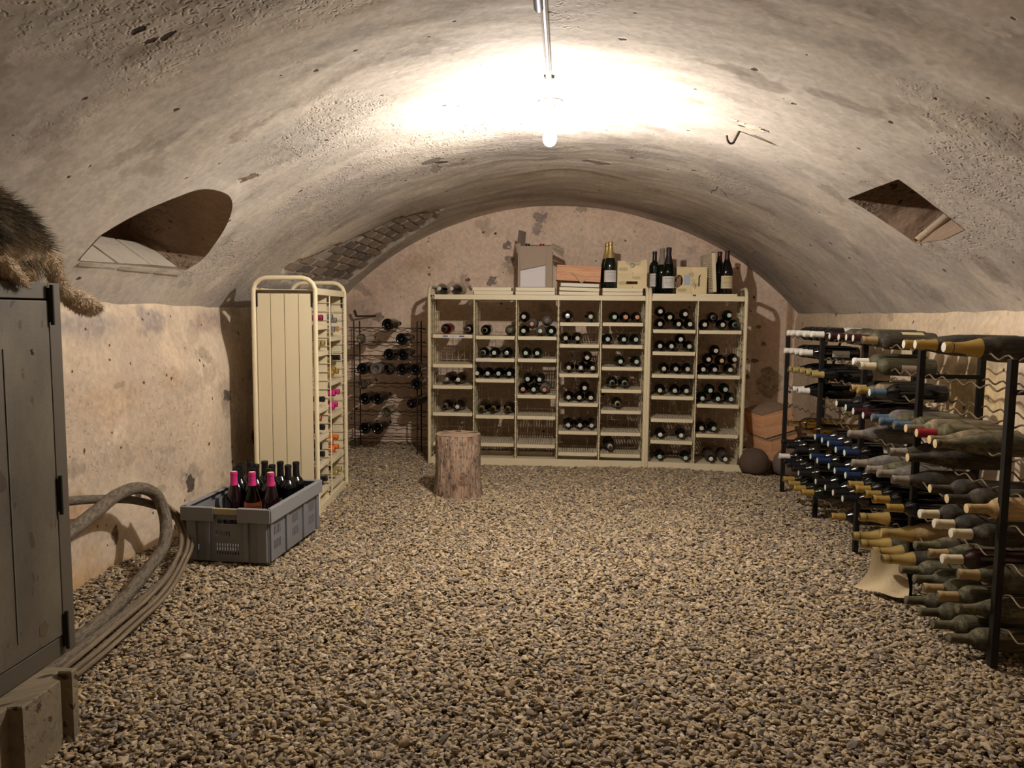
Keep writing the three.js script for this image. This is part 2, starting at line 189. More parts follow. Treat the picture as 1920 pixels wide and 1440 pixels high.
{
  const f = surf(320, 60, (a, b) => { const z = mix(ZF, ZB - 0.02, a), y = mix(-0.15, SPR + 0.012, b); return [leftWallX(y, z), y, z]; }, (a, b) => { const z = mix(ZF, ZB, a), y = mix(-0.15, SPR, b); return [(z + 6) / 4.8, (y + 0.15) / 1.5]; });
  struct(new THREE.Mesh(merge([f, box(0.4, 1.35, 7.6, XL - 0.30, 0.42, -2.3)]), matLeft), 'wall_left');
  const matRight = plaster(1280, 384, { u0: -6, su: 4.8, v0: -0.15, sv: 1.5, seed: 31, ku: 3, kv: 2.4, ripple: 0.3, bump: 0.009, flake: 0.6, specks: 110, smudges: 50, c0: [214, 194, 166], c1: [188, 166, 140], c2: [220, 194, 154], marks: [{ u: -3.4, v: 0.75, ru: 0.3, rv: 0.2, col: [216, 186, 120], al: 0.5, soft: 0.4 }, { u: -5.5, v: 0.5, ru: 0.12, rv: 0.2, col: [160, 142, 120], al: 0.5, soft: 0.3 }, { u: -5.0, v: 0.3, ru: 0.3, rv: 0.14, col: [176, 156, 130], al: 0.5, soft: 0.3 }, { u: -2.9, v: 1.02, ru: 0.12, rv: 0.03, col: [110, 92, 72], al: 0.7, dep: -1 }] });
  const r = surf(320, 60, (a, b) => { const z = mix(ZB - 0.02, ZF, a), y = mix(-0.15, SPR + 0.012, b); return [XR + (fbm(z * 2 + 34, y * 2, 3) - 0.5) * 0.03 * sst(1.1, 0.95, y) - 0.008 * sst(1.08, 1.03, y), y, z]; }, (a, b) => { const z = mix(ZB, ZF, a), y = mix(-0.15, SPR, b); return [(z + 6) / 4.8, (y + 0.15) / 1.5]; });
  struct(new THREE.Mesh(merge([r, box(0.4, 1.35, 7.6, XR + 0.30, 0.42, -2.3)]), matRight), 'wall_right');
  const matBack = plaster(1536, 960, {
    u0: -1.9, su: 3.9, v0: -0.15, sv: 2.3, seed: 41, ku: 2.5, kv: 2.5, ripple: 0.25, bump: 0.010, flake: 0.5, specks: 150, smudges: 60, c0: [238, 213, 189], c1: [210, 182, 160], c2: [238, 213, 184],
    marks: [{ u: -0.14, v: 1.80, ru: 0.045, rv: 0.05, col: [126, 114, 112], al: 0.6, dep: -0.4, rag: 1.9, soft: 0.2 }, { u: -0.17, v: 1.70, ru: 0.04, rv: 0.06, rot: 0.4, col: [128, 116, 112], al: 0.55, dep: -0.4, rag: 1.9, soft: 0.2 }, { u: -0.40, v: 1.59, ru: 0.035, rv: 0.03, rot: 0.4, col: [112, 100, 92], dep: -0.8, rag: 1.9, al: 0.7, soft: 0.18 }, { u: -0.37, v: 1.48, ru: 0.05, rv: 0.03, col: [140, 124, 112], dep: -0.8, rag: 1.9, al: 0.7, soft: 0.18 }, { u: -0.36, v: 1.40, ru: 0.045, rv: 0.03, col: [146, 130, 114], al: 0.5, rag: 1.8, soft: 0.25 }, { u: -0.51, v: 1.31, ru: 0.035, rv: 0.03, rot: 0.8, col: [118, 106, 100], dep: -0.6, rag: 1.9, al: 0.7 },
      { u: -0.78, v: 1.25, ru: 0.02, rv: 0.025, rot: 0.6, col: [116, 92, 78], dep: -0.8, rag: 1.9, al: 0.7, soft: 0.18 }, { u: -0.68, v: 1.255, ru: 0.016, rv: 0.022, rot: 0.5, col: [112, 90, 76], dep: -0.8, rag: 1.9, al: 0.7, soft: 0.18 }, { u: -0.7, v: 1.32, ru: 0.02, rv: 0.015, col: [124, 94, 78], dep: -0.8 }, { u: -1.0, v: 1.36, ru: 0.012, rv: 0.010, col: [116, 88, 72], dep: -0.8 }, { u: -1.06, v: 1.45, ru: 0.15, rv: 0.06, col: [188, 146, 112], al: 0.4, soft: 0.4 }, { u: -1.0, v: 1.5, ru: 0.2, rv: 0.12, rot: 0.5, col: [226, 200, 170], al: 0.35, soft: 0.35 }, { u: -1.55, v: 1.0, ru: 0.15, rv: 0.2, col: [158, 138, 122], al: 0.5, soft: 0.35 }, { u: -1.4, v: 1.03, ru: 0.05, rv: 0.04, col: [128, 114, 100], al: 0.7 },
      { u: 1.75, v: 0.9, ru: 0.03, rv: 0.3, col: [132, 98, 64], al: 0.55, soft: 0.35 }, { u: 1.62, v: 0.55, ru: 0.10, rv: 0.12, col: [176, 158, 134], dep: -0.9, rag: 0.7 }, { u: 1.5, v: 0.72, ru: 0.03, rv: 0.02, col: [112, 78, 52], dep: -0.8, rag: 1.9, al: 0.7, soft: 0.18 }, { u: 1.56, v: 0.85, ru: 0.02, rv: 0.014, col: [112, 78, 52], dep: -0.8, rag: 1.9, al: 0.7, soft: 0.18 }, { u: 1.45, v: 0.6, ru: 0.02, rv: 0.016, col: [104, 74, 50], dep: -0.8, rag: 1.9, al: 0.7, soft: 0.18 }, { u: 1.52, v: 0.98, ru: 0.016, rv: 0.012, col: [112, 82, 60], dep: -0.8, rag: 1.9, al: 0.7, soft: 0.18 }],
  });
  const shape = new THREE.Shape(); shape.moveTo(XL - 0.2, -0.15); shape.lineTo(XR + 0.2, -0.15); shape.lineTo(XR + 0.2, SPR + 1.2); shape.lineTo(XL - 0.2, SPR + 1.2); shape.closePath();
  const bw = surf(150, 90, (a, b) => { const x = mix(XL - 0.15, XR + 0.15, a), y = mix(-0.15, SPR + RISE + 0.12, b); return [x, y, ZB + (fbm(x * 1.7 + 60, y * 1.7, 3) - 0.5) * 0.03]; }, (a, b) => { const x = mix(XL - 0.15, XR + 0.15, a), y = mix(-0.15, SPR + RISE + 0.12, b); return [(x + 1.9) / 3.9, (y + 0.15) / 2.3]; });
  struct(new THREE.Mesh(merge([bw, box(4.4, 2.9, 0.3, XC, 1.25, ZB - 0.35)]), matBack), 'wall_back');
  struct(new THREE.Mesh(box(4.4, 2.9, 0.3, XC, 1.25, ZF + 0.15), std(0xb9a88e, 0.95)), 'wall_front');
}

// ---------------------------------------------------------------- floor: soil, 300 nearest pebbles one by one, the rest of the gravel as stuff
const floorH = (x, z) => (fbm(x * 1.4 + 20, z * 1.4, 3) - 0.5) * 0.035 + 0.045 * sst(-1.45, -1.75, x) * sst(-2.2, -2.8, z) + 0.03 * sst(-4.3, -4.8, z) * sst(-0.9, -1.2, x) - 0.02 * sst(1.2, 1.5, x);
const floor = struct(new THREE.Group(), 'floor');
{
  const soil = surf(120, 200, (a, b) => { const x = mix(XL - 0.1, XR + 0.1, a), z = mix(ZF, ZB - 0.1, b); return [x, floorH(x, z) - 0.016, z]; }, (a, b) => [a * 3.7, b * 7.2]);
  part('soil', merge([soil, box(4.4, 0.2, 7.8, XC, -0.25, -2.3)]), std(0x6a563e, 1), floor);
  const chip = k => { const g0 = new THREE.IcosahedronGeometry(1, 0), r = rng(400 + k); const g = mergeVertices(g0.deleteAttribute('normal').deleteAttribute('uv')); const p = g.attributes.position; for (let i = 0; i < p.count; i++) { const f = 0.72 + r() * 0.5; p.setXYZ(i, p.getX(i) * f, p.getY(i) * f * (0.8 + 0.4 * r()), p.getZ(i) * f); } return toCreasedNormals(g, 0.75); };
  const R = rng(777);
  const tones = [[0.39, 0.30, 0.185], [0.33, 0.255, 0.16], [0.44, 0.345, 0.22], [0.28, 0.22, 0.15], [0.37, 0.275, 0.14], [0.22, 0.18, 0.145], [0.50, 0.415, 0.295], [0.30, 0.245, 0.185], [0.17, 0.145, 0.12], [0.41, 0.325, 0.21]];
  const place = (m, x, z, lift, big) => { const sc = (0.0045 + R() * 0.0048) * big, e = new THREE.Euler((R() - 0.5) * 1.1, R() * 6.28, (R() - 0.5) * 1.1); m.compose(V(x, floorH(x, z) + lift, z), new THREE.Quaternion().setFromEuler(e), V(sc * (1.1 + R() * 0.6), sc * (0.35 + R() * 0.4), sc * (0.7 + R() * 0.35))); };
  const N = 250000, g = chip(1), im = new THREE.InstancedMesh(g, std(0xffffff, 0.88), N), m = new THREE.Matrix4(), c = new THREE.Color();
  const near = [], M = new THREE.Matrix4();
  camera.updateMatrixWorld(); camera.updateProjectionMatrix(); const vpM = new THREE.Matrix4().multiplyMatrices(camera.projectionMatrix, camera.matrixWorld.clone().invert());
  let n = 0;
  for (let i = 0; n < N && i < N * 3; i++) {
    const z = -0.7 - Math.pow(R(), 1.0) * 5.25, x = mix(XL + 0.02, XR - 0.01, R()); const layer = R();
    place(m, x, z, -0.010 + layer * 0.014, layer > 0.97 ? 1.45 : 1); const t = tones[Math.floor(R() * tones.length)], k = 0.8 + R() * 0.4, w = 0.92 + 0.16 * fbm(x * 1.5, z * 1.5, 2); c.setRGB(t[0] * k * w * 1.08, t[1] * k * w * 1.08, t[2] * k * w * 1.06);
    if (layer > 0.7) { const q = V(x, 0, z).applyMatrix4(vpM); if (Math.abs(q.x) < 0.98 && q.y > -0.985 && q.y < 0.5 && !(x < -0.95 && z > -2.0)) { const d = Math.hypot(x - 0.06, z, 1.07) / (layer > 0.97 ? 1.45 : 1); if (near.length < 300 || d < near[near.length - 1].d) { const it = { d, m: m.clone(), t: Math.floor(R() * tones.length), c: c.clone() }; let lo = near.findIndex(a => a.d > d); if (lo < 0) lo = near.length; near.splice(lo, 0, it); if (near.length > 300) { const o = near.pop(); if (n < N) { im.setMatrixAt(n, o.m); im.setColorAt(n, o.c); n++; } } continue; } } }
    im.setMatrixAt(n, m); im.setColorAt(n, c); n++;
  }
  im.count = n; im.name = 'gravel'; im.userData = { kind: 'stuff' }; floor.add(im);
  const pm = tones.map(t => { const q = std(0xffffff, 0.88); q.color.setRGB(...t); return q; }), pg = [2, 3, 4, 5].map(chip);
  near.forEach((o, i) => { const p = part('pebble', pg[i % 4], pm[o.t], floor); o.m.decompose(p.position, p.quaternion, p.scale); p.position.y += 0.003; });
}

// ---------------------------------------------------------------- lamp on the crown
{
  const L = thing('ceiling_lamp', 'lit bare bulb in a white lampholder on the crown of the vault', 'lamp', [LAMP.x, SPR + RISE - 0.006, LAMP.z]);
  const white = std(0xded9d0, 0.4);
  const lathe = (pts, seg = 28) => new THREE.LatheGeometry(pts.map(p => new THREE.Vector2(p[0], p[1])), seg);
  part('mounting_plate', lathe([[0, 0.012], [0.044, 0.012], [0.046, 0.006], [0.046, -0.008], [0.042, -0.013], [0, -0.013]]), white, L);
  part('lampholder', lathe([[0, -0.012], [0.034, -0.013], [0.030, -0.024], [0.021, -0.036], [0.019, -0.048], [0.019, -0.066], [0.021, -0.068], [0.021, -0.072], [0.0, -0.072]]), white, L);
  for (const s of [-0.012, 0.020]) { const sc = part('screw', new THREE.CylinderGeometry(0.004, 0.004, 0.006, 8), std(0x4a4640, 0.4, { metalness: 0.7 }), L); sc.position.set(s, -0.022, 0.030); sc.rotation.x = 1.2; }
  part('bulb_cap', lathe([[0, -0.070], [0.0135, -0.070], [0.0135, -0.084], [0.0, -0.084]]), std(0xb8b8b4, 0.35, { metalness: 0.8 }), L);
  const bulb = part('bulb', lathe([[0.0125, -0.083], [0.016, -0.092], [0.022, -0.108], [0.0265, -0.122], [0.0275, -0.134], [0.025, -0.147], [0.018, -0.157], [0.008, -0.1625], [0, -0.163]]), new THREE.MeshStandardMaterial({ color: 0xfff4e0, emissive: LAMP_COLOR, emissiveIntensity: 6, roughness: 0.3 }), L, 'glowing bulb');
  const pl = new THREE.PointLight(LAMP_COLOR, LAMP_POWER, 0, 2); pl.castShadow = true; pl.shadow.radius = 1.0; pl.shadow.bias = -0.001; pl.shadow.mapSize.set(2048, 2048); pl.position.set(LAMP.x, SPR + RISE - 0.006 - 0.138, LAMP.z); scene.add(pl);
  const cy = SPR + RISE - 0.010, C = thing('conduit', 'grey steel cable conduit along the crown of the vault ending at the lampholder', 'pipe', [0, 0, 0]);
  const steel = std(0x9a9894, 0.32, { metalness: 0.75 });
  part('tube', rod(V(-0.010, cy - 0.004, -3.045), V(-0.006, cy - 0.004, 1.2), 0.0095, 14), steel, C);
  part('tube_end', rod(V(-0.010, cy - 0.016, -3.03), V(-0.010, cy - 0.004, -3.05), 0.0105, 14), std(0xd8d4cc, 0.45), C);
  part('coupling', rod(V(-0.022, cy - 0.012, -2.085), V(-0.022, cy - 0.012, -1.98), 0.013, 14), std(0x1c1c1e, 0.5), C);
  for (const z of [-2.75, -1.6, -0.9]) part('clip', box(0.036, 0.006, 0.014, -0.009, cy + 0.004, z), steel, C);
}

// ---------------------------------------------------------------- bottles
const PROFILES = {
  bordeaux: { H: 0.300, r: 0.0375, p: [[0.0372, 0.010], [0.0375, 0.19], [0.036, 0.203], [0.029, 0.218], [0.019, 0.229], [0.0152, 0.240], [0.0142, 0.285]], cap: 0.238, lab: [0.055, 0.145] },
  burgundy: { H: 0.296, r: 0.0405, p: [[0.0402, 0.010], [0.0405, 0.145], [0.039, 0.162], [0.033, 0.188], [0.025, 0.212], [0.0185, 0.232], [0.0152, 0.250], [0.0142, 0.282]], cap: 0.236, lab: [0.04, 0.125] },
  champagne: { H: 0.318, r: 0.0435, p: [[0.0432, 0.010], [0.0435, 0.145], [0.041, 0.168], [0.034, 0.198], [0.026, 0.226], [0.0195, 0.250], [0.0160, 0.275], [0.0158, 0.290], [0.0180, 0.292], [0.0180, 0.300]], cap: 0.206, lab: [0.04, 0.12] },
  flute: { H: 0.338, r: 0.0380, p: [[0.0377, 0.010], [0.0380, 0.150], [0.0365, 0.172], [0.031, 0.210], [0.024, 0.248], [0.0175, 0.278], [0.0148, 0.298], [0.0142, 0.322]], cap: 0.270, lab: [0.05, 0.13] },
};
for (const k of Object.keys(PROFILES)) {
  const P = PROFILES[k], lip = k === 'champagne' ? 0.0165 : 0.0152;
  const body = [[0, 0.030], [0.010, 0.027], [0.020, 0.014], [0.0275, 0.003], [P.r * 0.86, 0.0], [P.r * 0.95, 0.003], ...P.p, [lip, P.H - 0.014], [lip, P.H - 0.004], [lip - 0.002, P.H - 0.001], [0, P.H - 0.001]];
  P.body = new THREE.LatheGeometry(body.map(q => new THREE.Vector2(q[0], q[1])), 24);
  const at = y => { const q = P.p; if (y <= q[0][1]) return q[0][0]; for (let i = 1; i < q.length; i++) if (y <= q[i][1]) return mix(q[i - 1][0], q[i][0], (y - q[i - 1][1]) / (q[i][1] - q[i - 1][1])); return Math.max(q[q.length - 1][0], lip); };
  const cp = []; for (let i = 0; i <= 8; i++) { const y = mix(P.cap, P.H - 0.015, i / 8); cp.push([at(y) + 0.0009, y]); } cp.push([lip + 0.0014, P.H - 0.013], [lip + 0.0014, P.H - 0.003], [lip - 0.001, P.H + 0.0006]);
  P.capsule = new THREE.LatheGeometry([[at(P.cap), P.cap - 0.0006], ...cp].map(q => new THREE.Vector2(q[0], q[1])), 20);
  P.top = new THREE.LatheGeometry([[lip - 0.0006, P.H + 0.0002], [lip * 0.6, P.H + 0.0014], [0, P.H + 0.0018]].map(q => new THREE.Vector2(q[0], q[1])), 18);
  P.label = new THREE.CylinderGeometry(P.r + 0.0006, P.r + 0.0006, P.lab[1] - P.lab[0], 20, 1, true, -1.25, 2.5).translate(0, (P.lab[0] + P.lab[1]) / 2, 0);
  P.neckband = new THREE.CylinderGeometry(at(P.cap - 0.03) + 0.001, at(P.cap - 0.045) + 0.001, 0.016, 18, 1, true).translate(0, P.cap - 0.037, 0);
}
const grain = tex(256, 256, (x, y, o) => { const n = fbm(x / 18, y / 18, 4), f = vn(x / 1.7, y / 1.7); const v = 150 + (n - 0.5) * 170 + (f - 0.5) * 60; o[0] = v; o[1] = v * 0.985; o[2] = v * 0.95; }, true);
const dustTex = (a, b, seed) => tex(256, 256, (x, y, o) => { const n = fbm(x / 34 + seed, y / 12 + seed, 5), m = fbm(x / 5, y / 3 + seed, 3), t = clamp(0.25 + (n - 0.4) * 1.6 + (m - 0.5) * 0.9), f = 0.85 + 0.3 * vn(x / 1.5, y / 1.5); for (let c = 0; c < 3; c++) o[c] = mix(a[c], b[c], t) * f; }, true);
const glassM = (color, rough = 0.10) => new THREE.MeshPhysicalMaterial({ color, roughness: rough, clearcoat: 0.6, clearcoatRoughness: 0.06, specularIntensity: 0.8 });
const clearM = (color, dist, tint) => new THREE.MeshPhysicalMaterial({ color: tint || 0xffffff, roughness: 0.05, transmission: 1, thickness: 0.03, ior: 1.42, attenuationColor: new THREE.Color(color), attenuationDistance: dist });
const dusty = (a, b, s, r = 0.8) => new THREE.MeshStandardMaterial({ map: dustTex(a, b, s), roughness: r });
const GL = {
  dark: glassM(0x07080a), brown: glassM(0x140c0a), green: glassM(0x0a140c), olive: dusty([62, 60, 40], [104, 98, 74], 3, 0.55), plum: glassM(0x1c0a10), black: glassM(0x050506, 0.16),
  dustD: dusty([40, 36, 28], [92, 82, 64], 11), dustT: dusty([104, 92, 70], [164, 146, 112], 23), dustG: dusty([60, 58, 40], [124, 114, 84], 37), dustGrey: dusty([84, 80, 76], [140, 130, 118], 41), dustA: dusty([150, 122, 78], [190, 166, 120], 53), red: glassM(0x240c0a, 0.3),
  clear: clearM(0xd8e4dc, 0.3), yellow: clearM(0xd8b050, 0.09), amber: clearM(0xd07018, 0.05), rose: clearM(0xc07a5a, 0.06), greenT: clearM(0x3c6a3e, 0.05),
};
const CP = {
  white: std(0xe4dfd4, 0.5), cream: std(0xd9cba6, 0.6), tan: std(0xa98f63, 0.6), gold: std(0xc4a458, 0.36, { metalness: 0.45 }), paleGold: std(0xc9b678, 0.35, { metalness: 0.5 }), black: std(0x17171a, 0.4), maroon: std(0x3a1518, 0.45), red: std(0x9c1f2c, 0.4), pink: std(0xd2337e, 0.42), magenta: std(0x9c1e50, 0.4),
  blue: std(0x1b2c4c, 0.4), paleBlue: std(0x52687c, 0.55), orange: std(0xe0752a, 0.45), coral: std(0xe39a78, 0.5), silver: std(0xc2c2c4, 0.28, { metalness: 0.7 }), teal: std(0x3e6e68, 0.45), grey: std(0x8c8274, 0.8), copper: std(0xb0603c, 0.4, { metalness: 0.5 }), foil: std(0xbfa565, 0.42, { metalness: 0.5 }), burgundyFoil: std(0x241416, 0.5),
  pale: std(0xc8c4b4, 0.6), cork: std(0xc4ae82, 0.85), mint: std(0xb6c6ba, 0.55), salmon: std(0xc98e74, 0.6), steel: std(0xb4b4b0, 0.35, { metalness: 0.6 }),
};
const paperLabel = (bg, ink, band) => ctex(256, 160, (g, w, h) => { g.fillStyle = bg; g.fillRect(0, 0, w, h); g.fillStyle = ink; const r = rng(bg.length * 31 + ink.charCodeAt(2)); g.fillRect(60, 22, 136, 9); for (let i = 0; i < 6; i++) { const x = 40 + r() * 40; g.fillRect(x, 48 + i * 16, w - 2 * x, 2 + r() * 3); } if (band) { g.fillStyle = band; g.fillRect(0, 0, 26, h); } });
const lab = t => new THREE.MeshStandardMaterial({ map: t, roughness: 0.75 });
const LB = { white: lab(paperLabel('#d8d4cc', '#8a8680')), cream: lab(paperLabel('#d8c8a0', '#8a7448')), pinkish: lab(paperLabel('#b8a698', '#8a6a66', '#a0606c')), grey: lab(paperLabel('#a8a294', '#787264')) };
const protos = {};
// kind/glass/capsule/top/label -> a Group whose origin is the middle of the bottle's base and whose +y runs to the tip
function bottleProto(key) {
  if (protos[key]) return protos[key];
  const [kind, glass, cap, top, label] = key.split('/'); const P = PROFILES[kind], g = new THREE.Group();
  part('glass_body', P.body, GL[glass], g);
  if (cap && cap !== '-') part('capsule', P.capsule, CP[cap], g);
  if (top && top !== '-') part(cap && cap !== '-' ? 'capsule_top' : 'cork', P.top, CP[top], g);
  if (label && label !== '-') part('label', P.label, LB[label], g);
  return protos[key] = g;
}
function bottle(key, tip, dir, label, group, roll = 0, name) {
  const P = PROFILES[key.split('/')[0]], b = bottleProto(key).clone(), d = dir.clone().normalize();
  b.name = numbered(name || (key.startsWith('champagne') ? 'champagne_bottle' : 'wine_bottle'));
  b.quaternion.setFromUnitVectors(V(0, 1, 0), d); b.rotateY(roll); b.position.copy(tip).addScaledVector(d, -P.H); tag(b, label, 'bottle', group); scene.add(b); return b;
}
const ORD = ['first', 'second', 'third', 'fourth', 'fifth', 'sixth', 'seventh', 'eighth', 'ninth', 'tenth', 'eleventh'], CARD = ['', 'one', 'two', 'three', 'four', 'five', 'six', 'seven'];

// ---------------------------------------------------------------- cream metal wine racks
const enamel = std(0xe4d7b4, 0.42), enamelDusty = std(0xc9bca0, 0.9), wireM = std(0xd9ccaa, 0.45);
function perforated(w, d) { // tray plate with slots
  const s = new THREE.Shape([[-w / 2, -d / 2], [w / 2, -d / 2], [w / 2, d / 2], [-w / 2, d / 2]].map(q => new THREE.Vector2(...q))), nx = 14;
  for (let r = 0; r < 4; r++) for (let i = 0; i < nx; i++) { const x = (-0.40 + 0.8 * i / (nx - 1)) * w, y0 = -d / 2 + d * (0.10 + r * 0.21), L = d * 0.17, h = new THREE.Path(); h.moveTo(x - 0.0024, y0); h.lineTo(x - 0.0024, y0 + L); h.lineTo(x + 0.0024, y0 + L); h.lineTo(x + 0.0024, y0); h.closePath(); s.holes.push(h); }
  return new THREE.ExtrudeGeometry(s, { depth: 0.0015, bevelEnabled: false }).rotateX(-Math.PI / 2);
}
const trayCache = {};
function trayGeo(w, d) { const k = w.toFixed(3) + d; return trayCache[k] || (trayCache[k] = { plate: perforated(w, d), lip: merge([rbox(w, 0.024, 0.004, 0.0015, 0, -0.011, d / 2), box(w, 0.016, 0.002, 0, -0.007, -d / 2), box(0.002, 0.014, d, -w / 2, -0.006, 0), box(0.002, 0.014, d, w / 2, -0.006, 0)]) }); }
function rack(name, label, pos, ry, o) {
  const g = thing(name, label, 'wine rack', pos, ry), { W, D, cols, HT, HA } = o, F = 0.0125;
  for (const x of [-F, W + F]) {
    const rr = 0.075, pts = [V(x, -0.02, 0)]; for (let y = 0.2; y < HA - rr; y += 0.2) pts.push(V(x, y, 0)); for (let k = 0; k <= 6; k++) { const a = k / 6 * Math.PI / 2; pts.push(V(x, HA - rr + Math.sin(a) * (rr - F), -rr + Math.cos(a) * rr)); }
    for (let k = 1; k <= 6; k++) { const a = Math.PI / 2 + k / 6 * Math.PI / 2; pts.push(V(x, HA - rr + Math.sin(a) * (rr - F), -D + rr + Math.cos(a) * rr)); } for (let y = HA - rr - 0.1; y > 0; y -= 0.2) pts.push(V(x, y, -D)); pts.push(V(x, -0.02, -D));
    part('end_frame', tube(pts, F, 90, 10, false, 0.2), enamel, g);
    const pn = [], n = 4, w = (D - 0.03) / n; for (let k = 0; k < n; k++) pn.push(box(0.002, HT - 0.06, w - 0.004, x, (HT - 0.06) / 2 + 0.03, -0.015 - w * (k + 0.5)), box(0.002, HT - 0.06, 0.008, x + (x < 0 ? 0.004 : -0.004), (HT - 0.06) / 2 + 0.03, -0.015 - w * (k + 1) + 0.002));
    part('side_panel', merge(pn), enamel, g);
    for (const z of [-0.018, -D + 0.018]) part('slot_bracket', box(0.006, 0.075, 0.008, x, HT - 0.06, z), std(0x241f1a, 0.6), g);
  }
  part('top_rail', rbox(W, 0.034, 0.006, 0.002, W / 2, HT - 0.017, 0.002), enamel, g);
  part('top_panel', merge([box(W, 0.003, D - 0.01, W / 2, HT - 0.010, -D / 2), box(W, 0.034, 0.004, W / 2, HT - 0.017, -D)]), enamel, g);
  part('base_panel', merge([rbox(W, 0.055, 0.006, 0.002, W / 2, 0.020, 0.002), box(W, 0.003, D - 0.01, W / 2, 0.040, -D / 2), box(W, 0.05, 0.004, W / 2, 0.018, -D)]), enamel, g);
  for (let c = 0; c < cols.length; c++) {
    const x0 = c ? cols[c - 1].x1 : 0, x1 = cols[c].x1, w = x1 - x0;
    if (c) { part('divider', merge([box(0.002, HT - 0.08, D - 0.03, x0, HT / 2, -D / 2)]), enamel, g); part('divider_rod', rod(V(x0, 0.03, 0.001), V(x0, HT - 0.02, 0.001), 0.0042, 8), enamel, g); }
    const wires = []; for (const sx of [x0 + 0.007, x1 - 0.007]) { for (let y = 0.07; y < HT - 0.06; y += 0.0475) wires.push(rod(V(sx, y, 0.002), V(sx, y, -D + 0.01), 0.0022, 5)); for (const z of [-0.07, -0.15, -D + 0.012]) wires.push(rod(V(sx, 0.05, z), V(sx, HT - 0.04, z), 0.002, 5)); }
    part('wire_ladder', merge(wires), wireM, g);
    const bk = []; const nb = Math.max(4, Math.round(w / 0.055)); for (let k = 0; k <= nb; k++) bk.push(rod(V(x0 + 0.02 + (w - 0.04) * k / nb, 0.05, -D + 0.006), V(x0 + 0.02 + (w - 0.04) * k / nb, o.backTop || HT - 0.19, -D + 0.006), 0.0016, 5)); for (let y = 0.08; y < (o.backTop || HT - 0.18); y += 0.0475 * 1.5) bk.push(rod(V(x0 + 0.02, y, -D + 0.008), V(x1 - 0.02, y, -D + 0.008), 0.0016, 5));
    part('back_grid', merge(bk), wireM, g);
    const T = trayGeo(w - 0.024, D - 0.02);
    for (const y of cols[c].s) { const t = part('shelf', T.plate, enamelDusty, g); t.position.set((x0 + x1) / 2, y - 0.0015, -D / 2); part('front_lip', T.lip, enamel, t); }
  }
  return g;
}
const COLS5 = [{ x1: 0.303, s: [0.914, 0.707, 0.556, 0.364, 0.15] }, { x1: 0.598, s: [0.908, 0.751, 0.606, 0.350, 0.152] }, { x1: 0.889, s: [0.907, 0.752, 0.498, 0.349, 0.147] }, { x1: 1.183, s: [1.007, 0.856, 0.651, 0.446, 0.248, 0.097] }, { x1: 1.482, s: [1.009, 0.855, 0.702, 0.546, 0.399, 0.244, 0.092] }];
const COLS2 = [{ x1: 0.308, s: [0.965, 0.813, 0.657, 0.507, 0.350, 0.198] }, { x1: 0.610, s: [0.963, 0.658, 0.458, 0.252] }];
const COLSS = [{ x1: 0.285, s: [0.996, 0.855, 0.553, 0.401, 0.253, 0.108] }, { x1: 0.650, s: [0.925, 0.676, 0.487, 0.231, 0.087] }];
const rackA = rack('wine_rack', 'wide cream metal wine rack of five columns standing before the back wall', [-0.878, 0, -5.335], 0, { W: 1.482, D: 0.315, cols: COLS5, HT: 1.193, HA: 1.262 });
const rackB = rack('wine_rack', 'narrow cream metal wine rack of two columns right of the five-column one', [0.648, 0, -5.325], THREE.MathUtils.degToRad(-5), { W: 0.610, D: 0.315, cols: COLS2, HT: 1.193, HA: 1.255 });
const rackS = rack('wine_rack', 'cream metal wine rack turned side-on at the left wall behind the crate', [-1.215, 0, -3.87], THREE.MathUtils.degToRad(93.8), { W: 0.650, D: 0.315, cols: COLSS, HT: 1.187, HA: 1.250 });
{ // small marks on the racks' fronts
  const st = ctex(64, 64, (g, w, h) => { g.fillStyle = '#1c1a1c'; g.fillRect(0, 0, w, h); g.strokeStyle = '#e8e4dc'; g.lineWidth = 6; g.beginPath(); g.moveTo(12, 54); g.lineTo(34, 12); g.lineTo(54, 54); g.moveTo(20, 40); g.lineTo(54, 40); g.stroke(); });
  const p = part('sticker', box(0.026, 0.026, 0.001), new THREE.MeshStandardMaterial({ map: st, roughness: 0.5 }), rackA, 'dark square sticker'); p.position.set(0.012, 1.176, 0.0065);
  const st2 = ctex(256, 16, (g, w, h) => { g.fillStyle = '#d8d4cc'; g.fillRect(0, 0, w, h); g.fillStyle = '#4a5a86'; g.fillRect(8, 3, 54, 10); g.fillRect(186, 3, 56, 10); g.fillStyle = '#b0aca4'; g.fillRect(90, 6, 70, 4); });
  const q = part('sticker', box(0.165, 0.015, 0.001), new THREE.MeshStandardMaterial({ map: st2, roughness: 0.5 }), rackA, 'white and blue sticker on a shelf lip'); q.position.set(0.16, 0.903, -0.007);
  const r = part('sticker', box(0.10, 0.014, 0.001), std(0xd6d2ca, 0.6), rackA, 'white paper strip on a shelf lip'); r.position.set(0.37, 0.740, -0.007);
}
